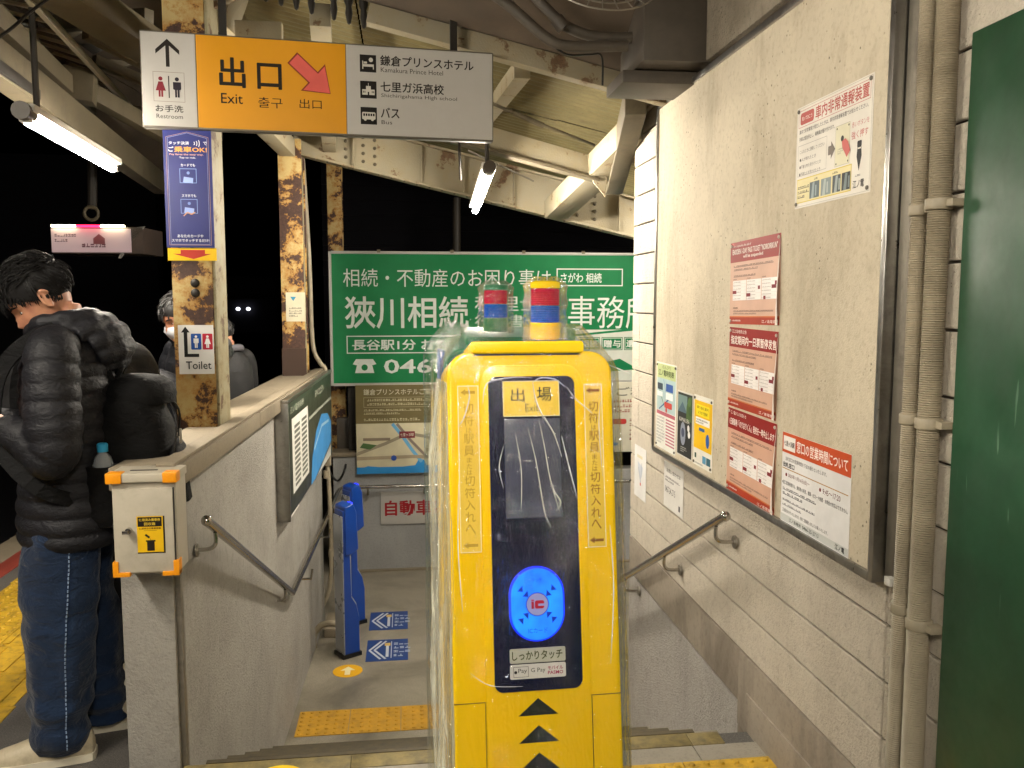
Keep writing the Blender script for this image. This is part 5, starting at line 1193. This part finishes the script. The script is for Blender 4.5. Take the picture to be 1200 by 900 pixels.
def person(label, loc, rz, sc=1, pitch=30, hyaw=0, hc=(.07, 0, 1.52), jacket=m_puff, trousers=m_denim, baffle=.065, arms=None, seam=True, hood=True, vox=.009, strands=300, jw=1.0, legs=((.02, .105), (-.03, -.10)), shoes=True, mask=False, hair_col=None):
    t = thing('person', label, 'person', loc, rz); t.scale = (sc,) * 3
    A = Matrix.Translation(hc) @ Matrix.Rotation(R(hyaw), 4, 'Z') @ Matrix.Rotation(R(pitch), 4, 'Y')
    arms = arms or {1: ((0, .20, 1.37), (.03, .27, 1.06), (.25, .12, 1.13)), -1: ((0, -.20, 1.37), (.04, -.26, 1.06), (.27, -.07, 1.14))}
    mb = MB(); mb.T = A; mb.loft(head_rings())
    for s_ in (-1, 1):
        mb.ell((-.008, s_ * .074, -.008), (.016, .009, .031), 12, 8)
        mb.tube([(-.008 + .018 * math.sin(a) - .004, s_ * .084, -.006 + .03 * math.cos(a)) for a in [R(-70 + 20 * i) for i in range(14)]], .0042, 6)
    mb.T = None
    nb0 = A @ Vector((-.035, 0, -.06)); mb.tube([nb0, nb0.lerp(Vector((-.02, 0, 1.42)), .5), (-.02, 0, 1.40), (-.02, 0, 1.33)], [.055, .054, .06, .09], 18)
    el = lambda z, rx, ry, cx=0, n=20: [(cx + rx * math.cos(a), ry * math.sin(a), z) for a in [2 * math.pi * j / n for j in range(n)]]
    mb.loft([el(.86, .09, .13), el(.95, .1, .15), el(1.1, .09, .13), el(1.25, .1, .155), el(1.36, .085, .165), el(1.41, .06, .1)])
    for s_ in (-1, 1):
        fx, fy = legs[0] if s_ == 1 else legs[1]
        mb.tube([(0, s_ * .09, .92), (fx * .6 + .02, s_ * .095, .5), (fx, fy, .09), (fx, fy, .04)], [.085, .055, .038, .04], 14)
        mb.tube([(fx - .04, fy, .05), (fx + .05, fy, .045), (fx + .16, fy, .03)], [.035, .04, .025], 12)
        S0, E0, W0 = [Vector(q) for q in arms[s_]]; mb.tube([S0 - Vector((0, s_ * .03, 0)), S0.lerp(E0, .5), E0, E0.lerp(W0, .5), W0, W0 + (W0 - E0).normalized() * .02], [.055, .045, .038, .036, .027, .026], 12)
        d = (W0 - E0).normalized(); hand(mb, W0 + d * .03, d, (0, -s_ * -.5, .5) if False else Vector((.2, s_ * .6, -.7)), s_)
    remesh(mb, .0055 if vox < .01 else .009, 'body', m_skin, t, 1)
    for s_ in (-1, 1):
        e = MB(); e.T = A; e.ell((.064, s_ * .032, .0), (.012, .014, .009), 12, 8); part('eye', e, P('#d9d2cc'), t)
        e = MB(); e.T = A; e.ell((.0755, s_ * .033, -.001), (.002, .005, .005), 10, 6); part('iris', e, m_black, t)
        e = MB(); e.T = A; e.tube([(.093, s_ * .018, .021), (.089, s_ * .035, .026), (.074, s_ * .052, .022)], [.003, .004, .002], 6); part('eyebrow', e, m_hair, t)
    # hair: close base plus loose tapered locks
    g = random.Random(hash(label) % 1000 if False else len(label)); mb = MB(); mb.T = A
    C0 = Vector((-.014, 0, .038)); Rr = (.111, .083, .098)
    rg = []
    for i in range(15):
        ph = R(-58 + 148 * i / 14); ring = []
        for j in range(28):
            th = 2 * math.pi * j / 28; lift = max(0, .45 + .62 * math.cos(th)) * 1.08
            p2 = min(R(90), ph + lift * (1 - i / 14)); q = max(.02, math.cos(p2)); nz = 1 + .03 * noise.noise(Vector((math.cos(th) * 3, math.sin(th) * 3, i * .7)))
            ring.append(C0 + Vector((Rr[0] * q * math.cos(th), Rr[1] * q * math.sin(th), Rr[2] * math.sin(p2))) * nz)
        rg.append(ring)
    mb.loft(rg)
    for i in range(strands):
        th = g.uniform(0, 2 * math.pi); ph = g.uniform(R(-30 if math.cos(th) < -.2 else 5 if math.cos(th) < .3 else 32), R(88)); q = math.cos(ph)
        o = Vector((q * math.cos(th), q * math.sin(th), math.sin(ph))); p0 = C0 + Vector((o.x * Rr[0], o.y * Rr[1], o.z * Rr[2])) * .97
        fl = Vector((1.0 + g.uniform(-.5, .3), g.uniform(-.8, .8), g.uniform(-.2, .2))) if o.z > .35 else Vector((-.3 if math.cos(th) < 0 else .2, 0, -1))
        if i % 4 == 0 and math.cos(th) > -.45:      # short locks along the hairline
            ph = R(-58) + max(0, .45 + .62 * math.cos(th)) * 1.08 + g.uniform(0, .22); q = math.cos(ph); o = Vector((q * math.cos(th), q * math.sin(th), math.sin(ph)))
            p0 = C0 + Vector((o.x * Rr[0], o.y * Rr[1], o.z * Rr[2])) * .99; fl = Vector((.35, g.uniform(-.3, .3), -1))
        fl = (fl - o * fl.dot(o)).normalized(); L = g.uniform(.022, .055) * (1 if o.z > .2 else .45)
        pts = [p0 + fl * L * k_ + o * (.5 * L * k_ * (1 - .75 * k_) + .004) for k_ in (0, .35, .7, 1)]
        wd = g.uniform(.0014, .003) if strands > 1000 else g.uniform(.002, .0045); mb.tube(pts, [wd, wd * .95, wd * .6, .0004], 5)
    part('hair', mb, hair_col or m_hair, t, smooth=60)
    if mask:
        mb = MB(); mb.T = A; mb.loft([[(x0 + r * math.cos(a) * .5, r * 1.3 * math.sin(a), z0) for a in [R(-100 + 200 * j / 15) for j in range(16)]] for z0, x0, r in ((-.015, .073, .045), (-.04, .082, .052), (-.075, .07, .052), (-.115, .055, .042))], cap=False); part('face_mask', mb, P('#c9ccd2'), t, smooth=60)
    # jacket
    n = 44; mb = MB(); prof = ((.725, .182, .218), (.76, .195, .228), (.88, .19, .226), (1.05, .165, .215), (1.2, .165, .225), (1.32, .155, .222), (1.39, .135, .19), (1.43, .11, .14), (1.455, .09, .105))
    rings = []; z = .725
    while z <= 1.455:
        for a, b in zip(prof, prof[1:]):
            if a[0] <= z <= b[0]: k_ = (z - a[0]) / (b[0] - a[0]); rx, ry = a[1] + (b[1] - a[1]) * k_, a[2] + (b[2] - a[2]) * k_; break
        bu = (1 + (.06 * (abs(math.sin(math.pi * (z - .725) / baffle)) ** .5) - .045)) if baffle else 1
        rings.append([((-.01 + rx * bu * jw * math.cos(a) * (1 + .02 * noise.noise(Vector((a * 2, z * 9, 0))))), ry * bu * jw * math.sin(a) * (1 + .03 * noise.noise(Vector((a * 3, z * 7, 5)))), z) for a in [2 * math.pi * j / n for j in range(n)]])
        z += .008
    mb.loft(rings)
    for s_ in (-1, 1):
        pl = smooth_pts([Vector(arms[s_][0]) + Vector((0, -s_ * .07, .015)), arms[s_][0], Vector(arms[s_][0]).lerp(Vector(arms[s_][1]), .5) + Vector((0, s_ * .01, 0)), arms[s_][1], Vector(arms[s_][1]).lerp(Vector(arms[s_][2]), .5), Vector(arms[s_][2])], 14)
        L = 0; rad = []
        tot = sum((a - b).length for a, b in zip(pl, pl[1:]))
        for i, p in enumerate(pl):
            if i: L += (p - pl[i - 1]).length
            f = L / tot; r0 = .084 + .008 * math.sin(f * 3) if f < .5 else .090 - (f - .5) * .075
            if f > .97: r0 = .036
            rad.append(r0 * jw * (1 + ((.11 * abs(math.sin(math.pi * L / baffle)) ** .5 - .085) if baffle else .02 * math.sin(L * 60))))
        mb.tube(pl, rad, 26)
    remesh(mb, vox, 'jacket', jacket, t, 1 if baffle else 3)
    if hood:
        mb = MB()
        mb.tube([(-.015 + .098 * math.cos(a), .112 * math.sin(a), 1.445 - .018 * math.cos(a) + (.02 if abs(math.sin(a)) > .5 else 0)) for a in [2 * math.pi * i / 24 for i in range(25)]], [.026 + .008 * abs(math.sin(i * 1.9)) for i in range(25)], 12)
        for bk, hz, hw, r in ((-.055, 1.468, .105, .034), (-.085, 1.462, .125, .04), (-.125, 1.448, .13, .042), (-.16, 1.418, .12, .042), (-.175, 1.375, .10, .042), (-.165, 1.335, .075, .036)):
            pts = [(bk + .10 * (1 - math.cos(u)) * .8, hw * math.sin(u), hz - .035 * (1 - math.cos(u))) for u in [R(-80 + 160 * q / 14) for q in range(15)]]
            mb.tube(pts, [r * (.75 + .3 * math.sin(math.pi * q / 14)) * (1 + .08 * math.sin(q * 2.3 + bk * 50)) for q in range(15)], 14)
        mb.ell((-.11, 0, 1.41), (.07, .11, .06), 20, 12)
        remesh(mb, vox, 'hood', jacket, t, 2)
    # trousers
    mb = MB(); mb.loft([el(z, rx, ry, cx, 32) for z, rx, ry, cx in ((.74, .12, .155, .0), (.8, .125, .155, 0), (.9, .12, .15, 0), (.98, .11, .14, 0))])
    for s_ in (-1, 1):
        fx, fy = legs[0] if s_ == 1 else legs[1]; rings = []
        for i in range(60):
            f = i / 59; z = .86 - .82 * f; cx = .01 * (1 - f) + fx * f ** 1.3 + .012 * math.sin(f * 3.1); cy = s_ * .085 * (1 - f) + fy * f
            r = .100 + .016 * min(1, f * 4) + .004 * math.sin(f * 5) - .028 * f ** 2; fold = .009 * math.sin(f * 62 + 2.2 * math.sin(s_ + f * 9)) * max(0, f - .66) * 4 + .006 * math.sin(f * 40) * math.exp(-((f - .42) / .1) ** 2)
            rings.append([(cx + (r + fold + .02 * noise.noise(Vector((math.cos(a) * 1.3, math.sin(a) * 1.3 + s_, f * 4)))) * math.cos(a), cy + (r * .92 + fold + .02 * noise.noise(Vector((math.cos(a) * 1.3 + 7, math.sin(a) * 1.3 + s_, f * 4)))) * math.sin(a), z) for a in [2 * math.pi * j / 30 for j in range(30)]])
        mb.loft(rings)
        mb2 = MB()
        if seam and s_ == 1:
            pts = []
            for i in range(2, 58):
                rr_ = rings[i]; v = Vector(rr_[9]); c_ = sum((Vector(q) for q in rr_), Vector()) / 30; pts.append(v + (v - c_).normalized() * .0015)
            for a, b in zip(pts, pts[1:]): mb2.beam(a.lerp(b, .1), a.lerp(b, .7), .0035, .0035)
            sm = mb2
    tr = remesh(mb, vox, 'trousers', trousers, t, 1)
    if seam: part('stitching', sm, m_stitch, tr)
    if shoes:
        for s_ in (-1, 1):
            fx, fy = legs[0] if s_ == 1 else legs[1]
            prof = ((-.10, .02, .05), (-.092, .032, .075), (-.07, .038, .09), (-.02, .040, .10), (.04, .042, .092), (.09, .046, .072), (.14, .046, .056), (.175, .04, .048), (.2, .028, .038), (.212, .012, .024))
            mb = MB(); mb.loft([[(fx + x, fy + w_ * math.cos(a), max(.018, .018 + h_ * max(0, math.sin(a)) ** .7)) for a in [2 * math.pi * j / 24 for j in range(24)]] for x, w_, h_ in prof]); sh = part('shoe', mb, m_shoe, t, smooth=60)
            mb = MB(); mb.loft([[(fx + x * 1.04, fy + w_ * 1.1 * math.cos(a), .0 + .026 * (math.sin(a) > 0) + (.008 if x > .18 else 0)) for a in [2 * math.pi * (j + .5) / 24 for j in range(24)]] for x, w_, h_ in prof]); part('sole', mb, m_rubber, sh, smooth=40)
    return t
man = person('man in a shiny black quilted jacket and wide dark jeans, head bowed', (-1.125, 2.99, 0), 191, 1, 38, 14, (.062, 0, 1.535), strands=1500, vox=.0065, baffle=.056,
             arms={1: ((.0, .205, 1.36), (-.0, .25, 1.05), (.16, .17, 1.15)), -1: ((0, -.2, 1.36), (.05, -.26, 1.05), (.29, -.02, 1.14))}, legs=((.05, .10), (-.05, -.10)), jw=.90)
def on_man(v): return Matrix.Translation(man.location) @ man.rotation_euler.to_matrix().to_4x4() @ Vector(v)
ph = thing('smartphone', 'dark smartphone in the hands of the man in the quilted jacket', 'phone', tuple(on_man((.33, .1, 1.13))), 191)
part('case', MB().box(-.04, .04, -.07, .07, 0, .009), m_black, ph, bevel=.004)
# backpack
bp = thing('backpack', 'black nylon backpack on the back of the man in the quilted jacket', 'backpack', (-1.125, 2.99, 0), 191)
mb = MB(); rings = []
for i in range(34):
    f = i / 33; z = .80 + .47 * f; dpt = (.095 + .045 * math.sin(math.pi * min(1, f * 1.1))) * (1 - max(0, (f - .8) / .2) ** 2 * .75); wd = .135 * (1 - .6 * max(0, (f - .8) / .2) ** 2)
    cx = -.165 - .03 * (1 - f) + .0; ring = []
    for j in range(36):
        a = 2 * math.pi * j / 36; c, s_ = math.cos(a), math.sin(a)
        ring.append((cx - .02 + dpt * math.copysign(abs(c) ** .7, c) + .01 * noise.noise(Vector((a, z * 12, 1))), wd * math.copysign(abs(s_) ** .7, s_) + .008 * noise.noise(Vector((a, z * 12, 9))), z))
    rings.append(ring)
part('main_bag', mb.loft(rings), m_pack, bp, smooth=60, bevel=0)
mb = MB(); mb.loft([[(-.335 + .03 * math.cos(a) * q - .02 * (1 - f2), .115 * math.sin(a) * q, .84 + .2 * f2) for a in [2 * math.pi * j / 24 for j in range(24)]] for f2, q in ((0, .8), (.05, 1), (.5, 1.15), (.92, 1.0), (1, .75))]); part('front_pocket', mb, m_pack, bp, smooth=60)
mb = MB().tube(smooth_pts([(-.31, .12, .92), (-.345, .1, 1.12), (-.31, .03, 1.2), (-.31, -.03, 1.2), (-.345, -.1, 1.12), (-.31, -.12, .92)], 5), .004, 6); part('zip', mb, m_black, bp)
part('top_flap', MB().loft([[(-.215 + (.125 * math.cos(a)) * q, (.13 * math.sin(a)) * q, 1.215 + zz) for a in [2 * math.pi * j / 28 for j in range(28)]] for q, zz in ((1.0, -.03), (1.04, 0), (.95, .035), (.7, .058), (.3, .066))]), m_pack, bp, smooth=60)
part('zip_pull', MB().box(-.36, -.352, .085, .1, 1.05, 1.10), m_alud, bp, bevel=.002)
part('carry_handle', MB().tube(smooth_pts([(-.16, .05, 1.265), (-.18, .045, 1.31), (-.18, -.045, 1.31), (-.16, -.05, 1.265)], 5), .009, 8), m_pack, bp)
for s_ in (-1, 1): 
    mb = MB(); pts = smooth_pts([(-.14, s_ * .07, 1.26), (-.06, s_ * .12, 1.43), (.05, s_ * .14, 1.42), (.16, s_ * .15, 1.3), (.17, s_ * .17, 1.1), (.05, s_ * .23, .95), (-.12, s_ * .13, .86)], 5)
    for a, b in zip(pts, pts[1:]): mb.beam(a, b + (b - a) * .15, .045, .012, up=(0, s_, .2))
    part('shoulder_strap', mb, m_pack, bp)
part('side_pocket', MB().loft([[(-.14 + .07 * math.cos(a) * q, .16 + .045 * math.sin(a) * q, z) for a in [2 * math.pi * j / 22 for j in range(22)]] for z, q in ((.80, .6), (.84, .95), (.95, 1), (1.0, 1.02))]), m_pack, bp, smooth=60)
bt = thing('water_bottle', 'clear plastic bottle with a light blue cap in the side pocket of the backpack', 'bottle', tuple(Matrix.Translation((-1.125, 2.99, 0)) @ Matrix.Rotation(R(191), 4, 'Z') @ Vector((-.125, .17, .875))))
k = NT('clear_plastic'); k.b.inputs['Base Color'].default_value = (.7, .75, .8, 1); k.b.inputs['Transmission Weight'].default_value = .7; k.b.inputs['Roughness'].default_value = .1
part('bottle', MB().lathe((0, 0, 0), ((.02, 0), (.03, .005), (.032, .1), (.032, .13), (.024, .155), (.013, .168), (.013, .18)), 20), k.m, bt)
part('cap', MB().lathe((0, 0, 0), ((.0165, .172), (.0165, .196), (.012, .2), (.001, .2005)), 20), P('#2f9ccc'), bt)
person('person in a dark parka leaning on the parapet behind the man with the backpack', (-1.25, 3.50, 0), 125, .93, 60, 10, (.14, 0, 1.42), m_puff2, m_trous, 0, None, False, True, .012, 120, 1.05)
p3 = person('masked person in a grey puffer jacket looking at a phone, partly behind the rusty column', (-1.06, 4.45, 0), -140, .925, 22, 0, (.06, 0, 1.56), m_puff3, m_trous, .09, {1: ((.0, .19, 1.36), (.05, .23, 1.1), (.27, .08, 1.28)), -1: ((0, -.19, 1.36), (.05, -.23, 1.1), (.27, -.08, 1.26))}, False, True, .012, 200, .9, mask=True, hair_col=M('dark_brown_hair', '#0e0b0a', .6))
ph = thing('smartphone', 'phone held up by the masked person behind the rusty column', 'phone', tuple(Matrix.Translation(p3.location) @ Matrix.Rotation(R(-140), 4, 'Z') @ (Vector((.36, 0, 1.3)) * .925)), -140)
part('case', MB().box(-.005, .005, -.036, .036, 0, .15), m_black, ph, bevel=.003)
person('person in a dark jacket with pale collar, right of the nearest rusty column', (-1.1, 5.42, 0), 150, .84, 25, 0, (.05, 0, 1.56), m_puff2, m_trous, 0, None, False, False, .012, 150, .95, hair_col=M('dark_brown_hair_', '#0e0b0a', .6))
o = [x for x in bpy.data.objects if x.get('label', '').startswith('person in a dark jacket with pale')][0]
part('collar', MB().tube([(-.015 + .09 * math.cos(a), .10 * math.sin(a), 1.45 - .03 * math.cos(a)) for a in [2 * math.pi * i / 24 for i in range(25)]], .026, 10), P('#515055'), o)
